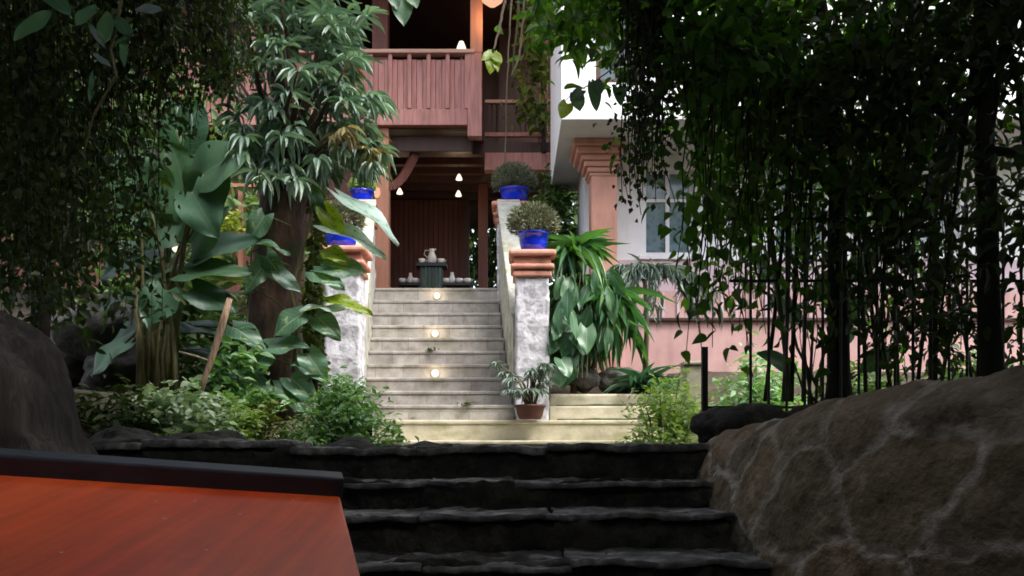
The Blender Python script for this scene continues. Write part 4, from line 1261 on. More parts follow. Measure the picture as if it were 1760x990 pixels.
# broad dark leaves low behind the fence
t = thing('broad_leaf_plant', 'plant with broad dark pointed leaves behind the middle of the fence', 'plant', P(1380, 690, 6.0))
m = MB()
for i, (a, b, w) in enumerate((((1400, 520), (1440, 455), .16), ((1380, 560), (1330, 500), .17), ((1420, 600), (1470, 560), .16), ((1370, 640), (1310, 600), .15), ((1430, 560), (1500, 500), .17), ((1350, 500), (1300, 440), .15), ((1480, 640), (1540, 590), .16), ((1460, 480), (1520, 420), .15))):
    d = 6.0 + .1 * (i % 3)
    big_leaf('leaf', P(*a, d), P(*b, d - .05), w, 'leaf_ear', t, (0, -1, .6), .25, .2, 'oval', 7, 9, .01)
    m.tube([P(1390 + i * 6, 695, 6.05), P((a[0] + 1390) / 2, (a[1] + 695) / 2, 6.05), P(*a, d)], [.012, .01, .006], 6)
m.build('stems', 'stem_green', t)

# bright heart leaves dangling in front of the white wall
t = thing('dangling_vine', 'vine tip with five bright heart shaped leaves against the white wall', 'vine', P(985, 140, 5.2))
m = MB(); m.tube([P(1080, 60, 5.2), P(1050, 120, 5.2), P(1015, 145, 5.2), P(985, 160, 5.2), P(965, 180, 5.2)], [.005, .004, .004, .003, .002], 5); m.build('stem', 'stem_green', t)
for a, b, w in (((975, 178), (965, 202), .085), ((990, 162), (997, 190), .085), ((1020, 145), (1026, 190), .075), ((1025, 140), (1030, 165), .07), ((1062, 150), (1068, 180), .07), ((1000, 155), (980, 172), .06)):
    big_leaf('leaf', P(*a, 5.2), P(*b, 5.15), w, 'leaf_pothos_yellow' if a[0] < 980 else 'leaf_ear', t, (.1, -1, .2), .1, .15, 'heart', 7, 9, .004)
# leaves dangling at the very top
t = thing('dangling_vine', 'vine with a big drooping leaf in front of the dark upper storey', 'vine', P(690, -20, 6.0))
m = MB(); m.tube([P(670, -60, 6), P(685, -20, 6), P(692, 5, 6)], .005, 5); m.build('stem', 'stem_green', t)
for a, b, w in (((690, -8), (694, 42), .14), ((705, -15), (716, 12), .1), ((675, -15), (682, 15), .09)):
    big_leaf('leaf', P(*a, 6.0), P(*b, 5.95), w, 'leaf_ear', t, (.1, -1, .2), .1, .15, 'heart', 7, 9, .004)

# aerial roots
for i, (pts, r, lb) in enumerate((([(880, -60), (868, 0), (858, 50), (847, 90)], .012, 'pale aerial root ending in a tuft of green leaves by the balcony'),
                                 ([(880, -60), (876, 60), (870, 160), (868, 300)], .007, 'thin long pale aerial root crossing the gallery rail'),
                                 ([(905, -60), (900, 30), (892, 100), (878, 135)], .011, 'curved pale aerial root beside the long thin one'),
                                 ([(893, -60), (890, 40), (884, 90), (880, 150)], .012, 'thick greenish aerial root hanging in the middle of the bunch'),
                                 ([(930, -60), (922, 10), (908, 60), (895, 110)], .007, 'slanting thin aerial root right of the bunch'))):
    m = MB()
    t = thing('aerial_root', lb, 'root', P(*pts[-1], 6.2))
    q = []
    for a, b in zip(pts[:-1], pts[1:]):
        for j in range(6): q.append(P(a[0] + (b[0] - a[0]) * j / 6 + random.uniform(-1, 1), a[1] + (b[1] - a[1]) * j / 6, 6.2 + i * .05))
    q.append(P(*pts[-1], 6.2 + i * .05))
    m.tube(q, [r * (1 - .4 * j / len(q)) for j in range(len(q))], 6); m.build('strand', 'root_pale' if i != 3 else 'stem_olive', t, True)
    if i == 0:
        for a, b, w in (((846, 92), (843, 126), .09), ((848, 92), (862, 108), .07), ((845, 90), (828, 103), .06), ((850, 95), (856, 122), .06)):
            big_leaf('leaf', P(*a, 6.2), P(*b, 6.15), w, 'leaf_pothos_yellow', t, (.1, -1, .3), .1, .15, 'heart', 7, 9, .004)
crown_tree('hanging_shrub', 'brownish green climbing plant on the gallery post', [P(935, 262, 14.1), P(932, 120, 14.1), P(928, -40, 14.1)], .04, boxpts(30, X(905, 14), X(942, 14), 13.8, 14.1, Z(215, 14), Z(-60, 14)), 22, (.12, .1, .2), .15, .09, 'leaf_moss', limbs=False, cat='plant')
crown_tree('hanging_shrub', 'dark foliage spilling from above between the aerial roots and white house', [P(985, -90, 6.4), P(975, -50, 6.4), P(960, -10, 6.4)], .03, boxpts(26, X(925, 6.3), X(1080, 6.3), 6.0, 6.6, Z(70, 6.3), Z(-90, 6.3)), 34, (.13, .12, .13), .11, .06, 'leaf_heart', tpl=T_HEART, limbs=False, cat='plant')

# --- iron fence
t = thing('iron_fence', 'black iron fence of thin bars with two rails behind the rubble wall', 'fence', P(1210, 740, 5.0))
dF = 5.45
m = MB(); m.box(X(1207, dF), X(1217, dF), dF, dF + .035, E - .05, Z(596, dF)); m.build('post', 'black_iron', t)
m = MB(); m.box(X(1600, dF), X(1612, dF), dF, dF + .035, E - .05, Z(360, dF)); m.build('post', 'black_iron', t)
for py in (375, 482, 700):
    m = MB(); m.box(X(1255, dF) if py < 600 else X(1217, dF) + .001, 5.0, dF + .008, dF + .026, Z(py, dF) - .008, Z(py, dF) + .008); m.build('rail', 'black_iron', t)
for px in list(range(1290, 1800, 31)):
    m = MB(); m.tube([(X(px, dF), dF - .002, E - .02), (X(px, dF), dF - .002, Z(352, dF))], .009, 6); m.build('bar', 'black_iron', t)

# ------------------------------------------------------------------ the grey-green tree with climbing pothos
TD = 7.5
t = thing('rosette_tree', 'tree with rosettes of grey green lance leaves on a thick dark trunk', 'tree', P(478, 720, TD))
m = MB()
pts, rad = [], []
for i in range(16):
    s = i / 15
    px = 470 + 20 * s - 6 * math.sin(s * 4); py = 725 - 430 * s
    p = P(px, py, TD); pts.append(p + wob(p, .03, 2)); rad.append(.225 * (1.0 - .12 * s) * (1 + .25 * (1 - s) ** 4))
m.tube(pts, rad, 22)
tr = m.build('trunk', 'bark', t, True)
me = tr.data
o0 = origin_of(tr)
for v in me.vertices:
    p = v.co + o0; v.co = v.co + wob(p, .03, 5) + wob(p, .014, 14, 3)
top = pts[-1]
limb = MB(); pos, axs, nrms, lens = [], [], [], []
dpos, daxs = [], []
tips = []
for i in range(250):
    if i < 185:
        px = RNG.normal(478, 62); py = RNG.uniform(-120, 310)
        hw = 118 - 60 * sstep(200, 330, py)
        px = 482 + (px - 478) / 62 * hw * .55
    else:
        px = RNG.uniform(560, 648); py = RNG.uniform(20, 300)
        if 40 < py < 150 and px > 600: px -= 45
    d = TD + RNG.normal(0, .38) - .1
    tips.append(P(px, py, d))
for i, tip in enumerate(tips):
    outd = (tip - (top + Vector((0, 0, .55)))); outd.normalize()
    if i % 6 == 0:
        mid = top.lerp(tip, .5) + wob(tip, .15, 2)
        limb.tube([top + Vector((0, 0, -.1)), top.lerp(mid, .5), mid, mid.lerp(tip, .6), tip], [.05, .034, .022, .014, .006], 6)
    k = int(RNG.integers(9, 15))
    dry = RNG.uniform() < (.05 if i < 185 else .16)
    for j in range(k):
        a = 2 * math.pi * j / k + RNG.uniform(-.3, .3)
        el = RNG.uniform(-.75, .55)
        dv = Vector((math.cos(a), math.sin(a), el)) + outd * .5
        dv.normalize()
        (dpos if dry else pos).append(tuple(tip + dv * .02)); (daxs if dry else axs).append(tuple(dv))
limb.build('limbs', 'bark', t, True)
n = len(pos)
leaves('crown', pos, axs, up_normals(n, .35), RNG.uniform(.12, .23, n), RNG.uniform(.024, .042, n), T_LANCE, 'leaf_lance', t)
n = len(dpos)
leaves('dry_leaves', dpos, daxs, up_normals(n, .5), RNG.uniform(.09, .18, n), RNG.uniform(.025, .04, n), T_LANCE, 'leaf_dry', t)

pv = thing('climbing_pothos', 'climbing vine with big variegated and yellow green leaves on the dark tree trunk', 'vine', P(500, 720, 7.2))
PD = 7.15
m = MB()
m.tube([P(520, 725, PD), P(505, 640, PD), P(512, 560, PD), P(500, 500, PD), P(520, 430, PD), P(535, 370, PD), P(532, 300, PD)], [.02, .02, .018, .016, .016, .014, .01], 7)
m.tube([P(428, 640, PD), P(424, 560, PD), P(428, 490, PD), P(434, 420, PD)], [.01, .01, .008, .006], 6)
m.tube([P(428, 490, PD), P(470, 515, PD), P(505, 545, PD)], [.006, .007, .007], 5)
PL = [((540, 468), (592, 492), .18, 'leaf_pothos', (0, -1, .7)), ((545, 545), (585, 580), .18, 'leaf_pothos', (-.1, -1, .6)), ((550, 430), (600, 446), .17, 'leaf_pothos_yellow', (0, -1, .7)), ((450, 460), (420, 500), .16, 'leaf_pothos', (.3, -1, .5)), ((520, 540), (468, 572), .2, 'leaf_pothos', (.2, -1, .6)), ((530, 610), (560, 655), .2, 'leaf_pothos', (-.2, -1, .6)), ((460, 610), (420, 640), .2, 'leaf_pothos', (.2, -.8, .8)), ((500, 650), (545, 690), .2, 'leaf_pothos', (-.1, -.8, .8)), ((455, 370), (425, 415), .17, 'leaf_pothos', (.3, -1, .4)), ((585, 338), (693, 402), .27, 'leaf_pothos_pale', (.4, -.5, 1)), ((565, 392), (667, 424), .24, 'leaf_pothos_pale', (.2, -.6, 1)), ((552, 456), (628, 462), .24, 'leaf_pothos', (0, -1, .7)),
      ((555, 512), (640, 530), .16, 'leaf_pothos_yellow', (0, -.8, 1)), ((592, 532), (515, 524), .15, 'leaf_pothos_pale', (0, -.5, 1)), ((428, 490), (333, 450), .18, 'leaf_pothos_yellow', (0, -.7, 1)),
      ((458, 440), (495, 492), .16, 'leaf_pothos', (-.6, -1, .5)), ((480, 470), (515, 500), .12, 'leaf_pothos_pale', (-.4, -1, .6)), ((400, 562), (456, 596), .2, 'leaf_pothos', (.1, -.8, .8)),
      ((462, 596), (528, 586), .2, 'leaf_pothos', (0, -.9, .8)), ((368, 628), (475, 660), .28, 'leaf_pothos', (0, -.8, .9)), ((380, 655), (470, 692), .2, 'leaf_pothos', (0, -.6, 1)), ((470, 665), (530, 700), .18, 'leaf_ear', (0, -.7, 1)),
      ((545, 345), (592, 405), .16, 'leaf_pothos_yellow', (-.5, -.8, .7)), ((538, 330), (560, 380), .12, 'leaf_ear', (-.6, -1, .4)), ((440, 415), (500, 430), .1, 'leaf_pothos', (0, -.4, 1)), ((545, 640), (500, 620), .12, 'leaf_ear', (0, -.8, .8)), ((330, 560), (420, 590), .2, 'leaf_ear', (0, -.5, 1)), ((320, 600), (400, 612), .16, 'leaf_ear', (0, -.5, 1))]
for i, (a, b, w, mt, up) in enumerate(PL):
    d = PD - .1 + .02 * (i % 4)
    big_leaf('leaf', P(*a, d), P(*b, d - .08), w, mt, pv, up, random.uniform(.12, .3), .28, 'oval' if mt == 'leaf_pothos_yellow' else 'heart', 9, 12, .022)
    if a[0] > 535:
        m.tube([P(528, a[1] + 22, PD), P((a[0] + 525) / 2, a[1] + 6, d), P(*a, d)], [.01, .008, .006], 5)
    else:
        m.tube([P(500 if a[0] > 440 else 432, a[1] + 18, PD), P((a[0] + 480) / 2, a[1] + 4, d), P(*a, d)], [.007, .006, .005], 5)
m.build('stem', 'stem_olive', pv, True)
# mossy creepers on the trunk's right flank
n = 900
s = RNG.uniform(0, 1, n)
pos = np.array([tuple(P(540 + 6 * math.sin(8 * q) + RNG.normal(0, 7), 320 + 320 * q, 7.25 + RNG.normal(0, .05))) for q in s])
t = thing('trunk_ivy', 'yellow green ivy band on the right flank of the thick trunk', 'ivy', P(542, 650, 7.25))
leaves('leaves', pos, rnd_dirs(n, -1, .2), rnd_dirs(n) + np.array([.3, -1, .5]), RNG.uniform(.03, .07, n), RNG.uniform(.02, .045, n), T_OVAL, 'leaf_moss', t)
m = MB(); m.tube([P(543, 690, 7.28), P(540, 560, 7.3), P(546, 430, 7.3), P(540, 310, 7.3)], [.03, .028, .024, .02], 7); m.build('stem', 'bark', t, True)

# ------------------------------------------------------------------ elephant ears
ee = thing('elephant_ear_plant', 'tall elephant ear plant with a bundle of olive stems and huge leaves', 'plant', P(265, 690, 7.0))
ED = 7.0
EL = [((250, 560), (175, 600), .4, 'leaf_ear', (0, -.6, 1)), ((215, 590), (150, 640), .36, 'leaf_ear', (0, -.6, 1)), ((260, 430), (165, 470), .45, 'leaf_ear', (.1, -.7, .8)), ((330, 500), (405, 530), .36, 'leaf_ear', (0, -.7, .8)), ((300, 380), (235, 420), .5, 'leaf_ear', (.2, -1, .4)), ((255, 340), (225, 262), .55, 'leaf_ear', (.1, -1, .3)), ((330, 420), (385, 350), .5, 'leaf_ear', (-.3, -1, .3)), ((270, 470), (205, 455), .4, 'leaf_ear_pale', (0, -.5, 1)), ((360, 345), (350, 240), .5, 'leaf_ear', (-.3, -1, .3)), ((330, 355), (290, 240), .55, 'leaf_ear', (0, -1, .25)), ((330, 330), (372, 405), .4, 'leaf_ear', (0, -1, .1)), ((268, 372), (210, 300), .62, 'leaf_ear', (.2, -1, .3)), ((285, 395), (330, 310), .6, 'leaf_ear', (-.2, -1, .3)),
      ((290, 445), (200, 405), .42, 'leaf_ear', (.2, -.6, 1)), ((300, 455), (222, 500), .4, 'leaf_ear', (0, -.6, 1)), ((285, 500), (250, 560), .38, 'leaf_ear', (.1, -.8, .6)), ((340, 440), (440, 400), .45, 'leaf_ear', (0, -.8, .8)),
      ((230, 510), (158, 530), .3, 'leaf_ear', (0, -.5, 1)), ((320, 470), (430, 455), .34, 'leaf_ear', (0, -.7, .8)), ((310, 560), (420, 575), .3, 'leaf_ear', (0, -.5, 1)), ((350, 300), (420, 250), .5, 'leaf_ear', (-.2, -1, .3)), ((240, 330), (170, 260), .5, 'leaf_ear', (.3, -1, .3)), ((310, 260), (340, 170), .5, 'leaf_lance_big', (0, -1, .3))]
veinleaf('leaf_lance_big', [(0.06, 0.16, 0.09), (0.08, 0.2, 0.11)], (0.16, 0.27, 0.18), 0.35)
for i, (a, b, w, mt, up) in enumerate(EL):
    d = ED + .12 * ((i * 7) % 5 - 2) + (.5 if i in (0, 11, 13) else 0)
    big_leaf('leaf', P(*a, d), P(*b, d - .1), w * .8, mt, ee, up, .18, .22, 'heart', 9, 12, .02)
    m = MB(); bx = 245 + (i * 23) % 60
    m.tube([P(bx, 692, ED + .05 * (i % 3)), P(bx + (a[0] - bx) * .12, 600, ED), P(bx + (a[0] - bx) * .5, (a[1] + 560) / 2 - 10, (ED + d) / 2), P(*a, d)], [.026, .022, .014, .008], 7); m.build('stem', 'stem_olive', ee, True)
for i in range(9):
    m = MB(); px = 238 + i * 8
    m.tube([P(px, 695, ED - .1 + .05 * (i % 4)), P(px + random.uniform(-4, 4), 610, ED - .1), P(px + random.uniform(-12, 14), 540, ED - .05), P(px + random.uniform(-30, 34), 470 + random.uniform(-20, 30), ED)], [.026, .022, .014, .005], 7); m.build('stem', 'stem_olive', ee, True)

# stake
t = thing('bamboo_stake', 'leaning weathered wooden stake with a short cross twig in the flower bed', 'stake', P(340, 700, 6.4))
m = MB(); m.tube([P(339, 700, 6.4), P(352, 650, 6.4), P(370, 598, 6.4), P(383, 555, 6.4), P(395, 513, 6.4)], [.017, .02, .024, .027, .02], 8); m.build('pole', 'stake_wood', t, True)
m = MB(); m.tube([P(308, 605, 6.36), P(335, 612, 6.37), P(358, 620, 6.38)], [.009, .011, .008], 6); m.build('cross_twig', 'root_pale', t, True)


# ------------------------------------------------------------------ shrubs
def shrub(name, label, base, centers, per, spread, leaf, lw, mat, stemmat='stem_green', tpl=T_OVAL, up=.7, cat='shrub'):
    t = thing(name, label, cat, base)
    m = MB(); b0 = Vector(base)
    for c in centers[::2]:
        c = Vector(c); a = b0 + Vector(((c.x - b0.x) * .35, (c.y - b0.y) * .4, 0))
        m.tube([a, a.lerp(c, .55) + Vector((0, 0, .05)), c], [.010, .007, .003], 5)
    m.build('stems', stemmat, t)
    pos = cloud(centers, per, spread); n = len(pos)
    ax = rnd_dirs(n, -.6, .7)
    s = RNG.uniform(.6, 1.35, n)
    leaves('foliage', pos, ax, up_normals(n, up), leaf * s, lw * s, tpl, mat, t)
    return t


def domepts(n, px0, px1, pyt, pyb, d, dd):
    """points through a dome-shaped bush"""
    out = []
    cx, rx = (px0 + px1) / 2, (px1 - px0) / 2
    while len(out) < n:
        a, b, c = RNG.uniform(-1, 1), RNG.uniform(0, 1), RNG.uniform(-1, 1)
        if a * a + b * b + c * c > 1 or a * a + b * b + c * c < .2: continue
        out.append(tuple(P(cx + a * rx, pyb + (pyt - pyb) * b, d + c * dd)))
    return np.array(out)


shrub('variegated_shrub', 'low pale variegated shrub at the foot of the leaning stake', P(310, 770, 5.9), domepts(60, 222, 405, 668, 770, 5.9, .35), 26, (.05, .05, .04), .062, .038, 'leaf_variegated')
shrub('variegated_shrub', 'small yellowish shrub between the stake and the large vine leaves', P(390, 770, 6.1), domepts(22, 345, 440, 678, 765, 6.1, .25), 22, (.045, .045, .045), .055, .032, 'leaf_lime')
shrub('green_shrub', 'bushy bright green shrub at the left foot of the staircase', P(590, 800, 6.6), np.concatenate([domepts(105, 488, 692, 652, 800, 6.6, .42), domepts(24, 545, 640, 620, 740, 6.7, .25)]), 26, (.055, .055, .055), .055, .026, 'leaf_fresh')
shrub('green_shrub', 'loose low shrub of dry and green leaves in front of the trunk base', P(450, 770, 6.5), domepts(28, 400, 510, 690, 775, 6.5, .25), 18, (.05, .05, .04), .055, .025, 'leaf_moss')
shrub('dark_shrub', 'dark blue green low shrub between the boulder and the olive stems', P(185, 760, 5.8), domepts(40, 120, 260, 655, 770, 5.8, .3), 24, (.06, .06, .05), .08, .03, 'leaf_creeper')
shrub('lime_shrub', 'yellow green shrub on the right end of the broad steps', P(1140, 790, 7.6), np.concatenate([domepts(80, 1062, 1214, 660, 800, 7.6, .4), domepts(20, 1130, 1214, 630, 740, 7.7, .25)]), 24, (.055, .055, .055), .055, .026, 'leaf_lime')
shrub('yellow_shrub', 'little yellow green bush left of the tree trunk', P(378, 420, 9.5), domepts(26, 350, 412, 360, 420, 9.5, .25), 20, (.05, .05, .05), .07, .05, 'leaf_yellow')
shrub('low_shrub', 'leafy green low shrub behind the left end of the iron fence', P(1300, 745, 8.6), domepts(44, 1225, 1390, 610, 750, 8.6, .4), 26, (.09, .09, .08), .085, .045, 'leaf_fresh')
shrub('low_shrub', 'dark green low shrub behind the straight dark trunk', P(1450, 745, 8.9), domepts(50, 1370, 1560, 625, 750, 8.9, .5), 26, (.1, .1, .08), .10, .05, 'leaf_far')
shrub('low_shrub', 'wide green low shrub behind the far end of the iron fence', P(1680, 745, 9.2), domepts(70, 1530, 1860, 600, 750, 9.2, .6), 30, (.12, .12, .1), .11, .055, 'leaf_far')
# spiky aloe
t = thing('aloe_plant', 'spiky dark green aloe on the bed behind the kerb', 'plant', P(1105, 672, 9.8))
n = 46
a = RNG.uniform(0, 2 * np.pi, n); el = RNG.uniform(.1, 1.3, n)
ax = np.stack([np.cos(a) * np.cos(el), np.sin(a) * np.cos(el), np.sin(el)], 1)
leaves('leaves', np.tile(np.array(P(1108, 668, 9.8)), (n, 1)) + RNG.normal(0, .1, (n, 3)) * np.array([1, 1, .2]), ax, np.tile([0, 0, 1.0], (n, 1)) + rnd_dirs(n) * .2, RNG.uniform(.25, .42, n), .06, T_STRAP, 'leaf_hang', t)

# --- strap-leaved dracaena and hanging heart leaves right of the pillar
t = thing('dracaena', 'dracaena with long arching strap leaves right of the front pillar', 'plant', P(985, 680, 9.9))
m = MB(); m.tube([P(985, 690, 9.9), P(990, 580, 9.95), P(985, 480, 9.9), P(990, 430, 9.9)], [.04, .035, .03, .02], 8)
m.tube([P(1000, 690, 9.9), P(1030, 600, 9.9), P(1045, 540, 9.9)], [.03, .028, .02], 7); m.build('trunk', 'bark', t, True)
P1, P2, P3 = [], [], []
for (cx, cy, k, el0, el1) in ((985, 440, 60, -.4, 1.1), (1000, 500, 60, -.8, .7), (1045, 545, 60, -.9, .5), (975, 540, 40, -.9, .2), (1060, 520, 30, -.8, .6)):
    a = RNG.uniform(0, 2 * np.pi, k); el = RNG.uniform(el0, el1, k)
    P2.append(np.stack([np.cos(a) * np.cos(el), np.sin(a) * np.cos(el), np.sin(el)], 1))
    P1.append(np.tile(np.array(P(cx, cy, 9.9)), (k, 1)) + RNG.normal(0, .06, (k, 3)))
pos, ax = np.concatenate(P1), np.concatenate(P2); n = len(pos)
leaves('leaves', pos, ax, np.tile([0, 0, 1.0], (n, 1)) + rnd_dirs(n) * .25, RNG.uniform(.35, .62, n), RNG.uniform(.05, .08, n), T_STRAP, 'leaf_strap', t)
t = thing('hanging_pothos', 'trailing vine of overlapping drooping green leaves hanging beside the front pillar', 'vine', P(985, 660, 9.55))
for i in range(44):
    if i < 26:
        px, py = random.uniform(950, 1015), random.uniform(545, 640); L = random.uniform(26, 44); w_ = random.uniform(.14, .2); sh = 'heart'
        if px > 975 + (640 - py) * .5: px -= 28
    else:
        px, py = random.uniform(955, 1050), random.uniform(450, 560); L = random.uniform(45, 75); w_ = random.uniform(.1, .16); sh = 'oval'
    d = 9.5 + random.uniform(-.14, .14)
    big_leaf('leaf', P(px, py, d), P(px + random.uniform(-22, 26), py + L * random.uniform(.8, 1), d - random.uniform(.0, .16)), w_, 'leaf_hangbig', t, (random.uniform(-.8, .8), -1, random.uniform(.2, .9)), random.uniform(.1, .35), .25, sh, 7, 9, .012)
m = MB()
for i in range(8):
    px = 956 + i * 8; m.tube([P(px + 10, 470, 9.6), P(px, 560, 9.58), P(px - 4, 650, 9.56)], .007, 5)
m.build('stems', 'stem_green', t)
# wispy palm fronds in front of the window
t = thing('wispy_palm', 'wispy palm with thin drooping fronds in front of the teal window', 'palm', P(1110, 640, 10.4))
m = MB(); pos, ax = [], []
for i in range(16):
    a = random.uniform(-2.6, -.4) if i % 2 else random.uniform(-3.1, .1)
    L = random.uniform(.7, 1.15)
    b0 = P(1108 + random.uniform(-8, 8), 470, 10.4); pts = []
    for j in range(9):
        s = j / 8
        pts.append(b0 + Vector((math.cos(a) * L * s, math.sin(a) * L * s * .5, .55 * s - 1.05 * s * s)))
    m.tube(pts, [.007 * (1 - .8 * j / 8) for j in range(9)], 5)
    for j in range(42):
        s = random.uniform(.12, 1); k = min(7, int(s * 8)); p = pts[k].lerp(pts[k + 1], s * 8 - k)
        dv = (pts[k + 1] - pts[k]).normalized() * .6 + Vector((random.uniform(-1, 1), random.uniform(-1, 1), random.uniform(-1.1, .1))) * .7
        pos.append(tuple(p)); ax.append(tuple(dv))
m.tube([P(1108, 660, 10.4), P(1112, 560, 10.4), P(1108, 470, 10.4)], [.035, .03, .025], 7)
m.build('stems', 'stem_green', t, True)
n = len(pos); leaves('fronds', pos, ax, up_normals(n, .5), RNG.uniform(.14, .26, n), RNG.uniform(.010, .016, n), T_LANCE, 'leaf_silver', t)

# --- potted plant at the foot of the front right pillar
bx = P(911, 735, 9.05)
bx.z = Z(722, 9.15) + .004
t = thing('potted_plant', 'silvery palm like plant in a dark clay bowl at the front pillar foot', 'potted plant', bx)
m = MB(); m.lathe(bx, [(.11, 0), (.135, .05), (.15, .12), (.165, .125), (.165, .15), (.14, .15), (.135, .12)], 24); m.build('bowl', 'bowl_clay', t, True)
m = MB(); pos, ax = [], []
for i in range(26):
    a = random.uniform(0, 2 * math.pi); L = random.uniform(.16, .34)
    tip = bx + Vector((math.cos(a) * L * .85 - .06, math.sin(a) * L * .6, .26 + random.uniform(0, .36)))
    s0 = bx + Vector((random.uniform(-.05, .05), random.uniform(-.05, .05), .12))
    m.tube([s0, s0.lerp(tip, .5) + Vector((0, 0, .10)), tip], [.011, .008, .004], 5)
    k = 11
    for j in range(k):
        b_ = 2 * math.pi * j / k
        pos.append(tuple(tip)); ax.append((math.cos(b_) + math.cos(a) * .5, math.sin(b_) + math.sin(a) * .5, random.uniform(-.6, .3)))
m.build('stems', 'stem_olive', t, True)
n = len(pos); leaves('foliage', pos, ax, up_normals(n, .4), RNG.uniform(.08, .13, n), RNG.uniform(.018, .03, n), T_LANCE, 'leaf_silver', t)
# small seedlings on the stairs
for px, py, k, lb in ((741, 622, 5, 'tiny dark weed growing in the middle of the staircase'), (803, 700, 9, 'tiny dark weed near the bottom of the staircase')):
    d = 12.0 - .27 * k - .02
    c = P(px, py, d); c.z = tread[k][1] + .005 if k < len(tread) else c.z
    t = thing('weed', lb, 'weed', c)
    n = 14; leaves('leaves', np.tile(np.array(c), (n, 1)) + RNG.normal(0, .03, (n, 3)) * np.array([1.4, .2, .2]), rnd_dirs(n, -.1, .8), up_normals(n, .4), .06, .03, T_OVAL, 'leaf_shade', t)

# --- red stand and garden lamp behind the elephant ears
t = thing('red_post', 'small red wooden post with a crossbar left of the thick trunk', 'post', P(413, 400, 10.5))
m = MB(); m.box(X(409, 10.5), X(416, 10.5), 10.5, 10.55, Z(480, 10.5), Z(322, 10.5)); m.build('upright', 'orange_wood', t)
m = MB(); m.box(X(386, 10.5), X(440, 10.5), 10.48, 10.57, Z(322, 10.5), Z(316, 10.5)); m.build('crossbar', 'orange_wood', t)
q = P(305, 432, 8.6)
t = thing('garden_lamp', 'small glowing garden lamp among the elephant ear stems', 'lamp', (q.x, q.y, q.z - .5))
m = MB(); m.lathe(q, [(.02, -.04), (.05, -.02), (.055, .02), (.03, .05)], 14); m.build('lamp_globe', 'lamp_step', t, True)
m = MB(); m.tube([q + Vector((0, 0, -.8)), q + Vector((0, 0, -.04))], .012, 7); m.build('stand', 'black_iron', t)

# --- garden planting further back on the left, hiding the slope
crown_tree('garden_tree', 'mid green garden tree behind the elephant ear leaves', [P(250, 560, 10.5), P(255, 400, 10.5), P(265, 200, 10.5)], .09, boxpts(60, X(60, 10.4), X(400, 10.4), 9.9, 11.2, Z(470, 10.4), Z(150, 10.4)), 60, (.25, .25, .22), .16, .07, 'leaf_far')
crown_tree('garden_tree', 'taller green tree behind the dark creepers at far left', [P(60, 560, 11), P(70, 350, 11), P(90, 50, 11)], .12, boxpts(60, X(-150, 11), X(230, 11), 10.2, 11.8, Z(420, 11), Z(-60, 11)), 60, (.3, .3, .3), .17, .08, 'leaf_far')
shrub('background_shrub', 'dim green shrub low behind the olive stems', P(300, 690, 9.0), np.concatenate([domepts(90, 130, 440, 430, 690, 8.7, .5)]), 40, (.12, .12, .12), .12, .06, 'leaf_far')
shrub('undergrowth_shrub', 'fresh green undergrowth between the stake and the thick trunk', P(420, 740, 6.9), domepts(34, 352, 470, 590, 740, 6.85, .2), 14, (.07, .05, .06), .10, .055, 'leaf_fresh')
shrub('background_shrub', 'dim shrub behind the thick trunk and left pillar', P(500, 640, 10.6), domepts(50, 430, 570, 360, 640, 10.6, .5), 34, (.12, .12, .12), .12, .06, 'leaf_far')
# foliage beyond the open side of the house, and trees behind both houses
crown_tree('courtyard_tree', 'green courtyard tree visible through the open side of the wooden house', [(X(835, 20.5), 20.5, HZ - .3), (X(838, 20.5), 20.5, HZ + 1.5), (X(845, 20.5), 20.5, HZ + 3)], .08, boxpts(60, X(780, 20.5), X(930, 20.5), 19.8, 21.5, HZ - .2, HZ + 4), 60, (.22, .3, .25), .2, .09, 'leaf_far')
shrub('courtyard_shrub', 'shaded green shrub between the upper pillar and the white house', P(925, 470, 12.9), domepts(60, 880, 1010, 300, 520, 12.9, .4), 30, (.09, .09, .1), .14, .06, 'leaf_far')
far = None
for i, (x, y, s) in enumerate(((-14, 27, 1.0), (-8, 30, 1.2), (-2, 29, 1.1), (4, 31, 1.2), (9, 27, 1.0), (14, 24, 1.15), (19, 20, 1.1), (-18, 20, 1.1), (12, 17, .8), (-13, 15, .8))):
    z = ground_z(x, y)
    if far is None:
        far = crown_tree('distant_tree', 'tall dense green tree standing behind the houses', [(x, y, z), (x, y, z + 3), (x + .3, y, z + 6)], .3, cloud([(x, y, z + 6.5)], 90, (2.0, 2.0, 2.0)), 60, (.5, .5, .4), .38, .2, 'leaf_far', group='trees behind the houses')
    else:
        copy_thing(far, (x, y, z), None, i * 1.3, s)

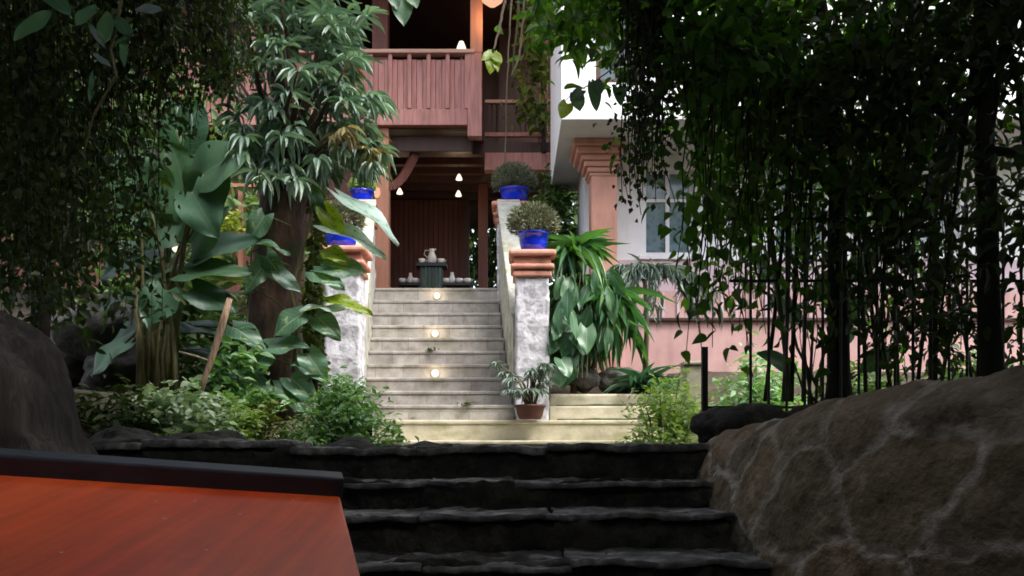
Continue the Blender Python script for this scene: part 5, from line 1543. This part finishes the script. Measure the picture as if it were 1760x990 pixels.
# ------------------------------------------------------------------ unseen pavilion over the viewer's table, added to shade the yard
t = thing('added_pavilion', 'dark timber pavilion roof and walls, unseen, added to shade the foreground', 'pavilion', (0, -1.5, 0))
m = MB(); m.hexa([(-4.5, -5.5, 3.0), (4.5, -5.5, 3.0), (4.5, 0.1, 3.3), (-4.5, 0.1, 3.3), (-4.5, -5.5, 3.12), (4.5, -5.5, 3.12), (4.5, 0.1, 3.42), (-4.5, 0.1, 3.42)]); m.build('roof', 'roof_tile', t)
m = MB(); m.box(-4.4, 4.4, -5.4, -5.25, 0, 3.0); m.build('wall', 'dark_wood', t)
for xx in (-4.45, 4.40):
    m = MB(); m.box(xx, xx + .06, -5.2, -0.1, 0, 3.0); m.build('wall', 'dark_wood', t)
for xx in (-4.3, 4.3):
    for yy in (-5.1, 0.0):
        m = MB(); m.box(xx - .08, xx + .08, yy - .08, yy + .08, 0, 3.0 + (0.28 if yy > -1 else 0) - .02); m.build('post', 'dark_wood', t)

# ------------------------------------------------------------------ light, sky, camera
w = bpy.data.worlds.new('World'); scene.world = w; w.use_nodes = True
nt = w.node_tree; nt.nodes.clear()
sd = Vector((0.42, -0.32, 0.85)).normalized()            # towards the sun
sky = nt.nodes.new('ShaderNodeTexSky'); sky.sky_type = 'NISHITA'; sky.sun_disc = False
sky.sun_elevation = math.asin(sd.z); sky.sun_rotation = math.atan2(sd.x, sd.y)
sky.air_density = 1.0; sky.dust_density = 4.0; sky.ozone_density = 1.0
hs = nt.nodes.new('ShaderNodeHueSaturation'); hs.inputs['Saturation'].default_value = 0.45
bg = nt.nodes.new('ShaderNodeBackground'); bg.inputs['Strength'].default_value = 0.15
ow = nt.nodes.new('ShaderNodeOutputWorld')
nt.links.new(sky.outputs[0], hs.inputs['Color']); nt.links.new(hs.outputs[0], bg.inputs['Color']); nt.links.new(bg.outputs[0], ow.inputs[0])
sl = bpy.data.lights.new('sun', 'SUN'); sl.energy = 0.9; sl.angle = R(25); sl.color = (1.0, 0.97, 0.92)
so = bpy.data.objects.new('sun', sl); COL.objects.link(so); so.rotation_euler = (-sd).to_track_quat('-Z', 'Y').to_euler()

cam = bpy.data.cameras.new('camera'); co = bpy.data.objects.new('camera', cam); COL.objects.link(co)
co.location = (0, 0, E); co.rotation_euler = (R(90), 0, 0)
cam.sensor_width = 36; cam.lens = 36 * F / 1760; cam.shift_y = (HY - 495) / 1760
cam.clip_start = 0.02; cam.clip_end = 600
scene.camera = co
scene.view_settings.view_transform = 'Standard'; scene.view_settings.look = 'None'
scene.view_settings.exposure = 2.05; scene.view_settings.gamma = 1.0; scene.view_settings.use_curve_mapping = False
scene.cycles.use_denoising = True
scene.cycles.max_bounces = 8; scene.cycles.transparent_max_bounces = 8
scene.cycles.sample_clamp_indirect = 8
scene.cycles.filter_width = 1.7
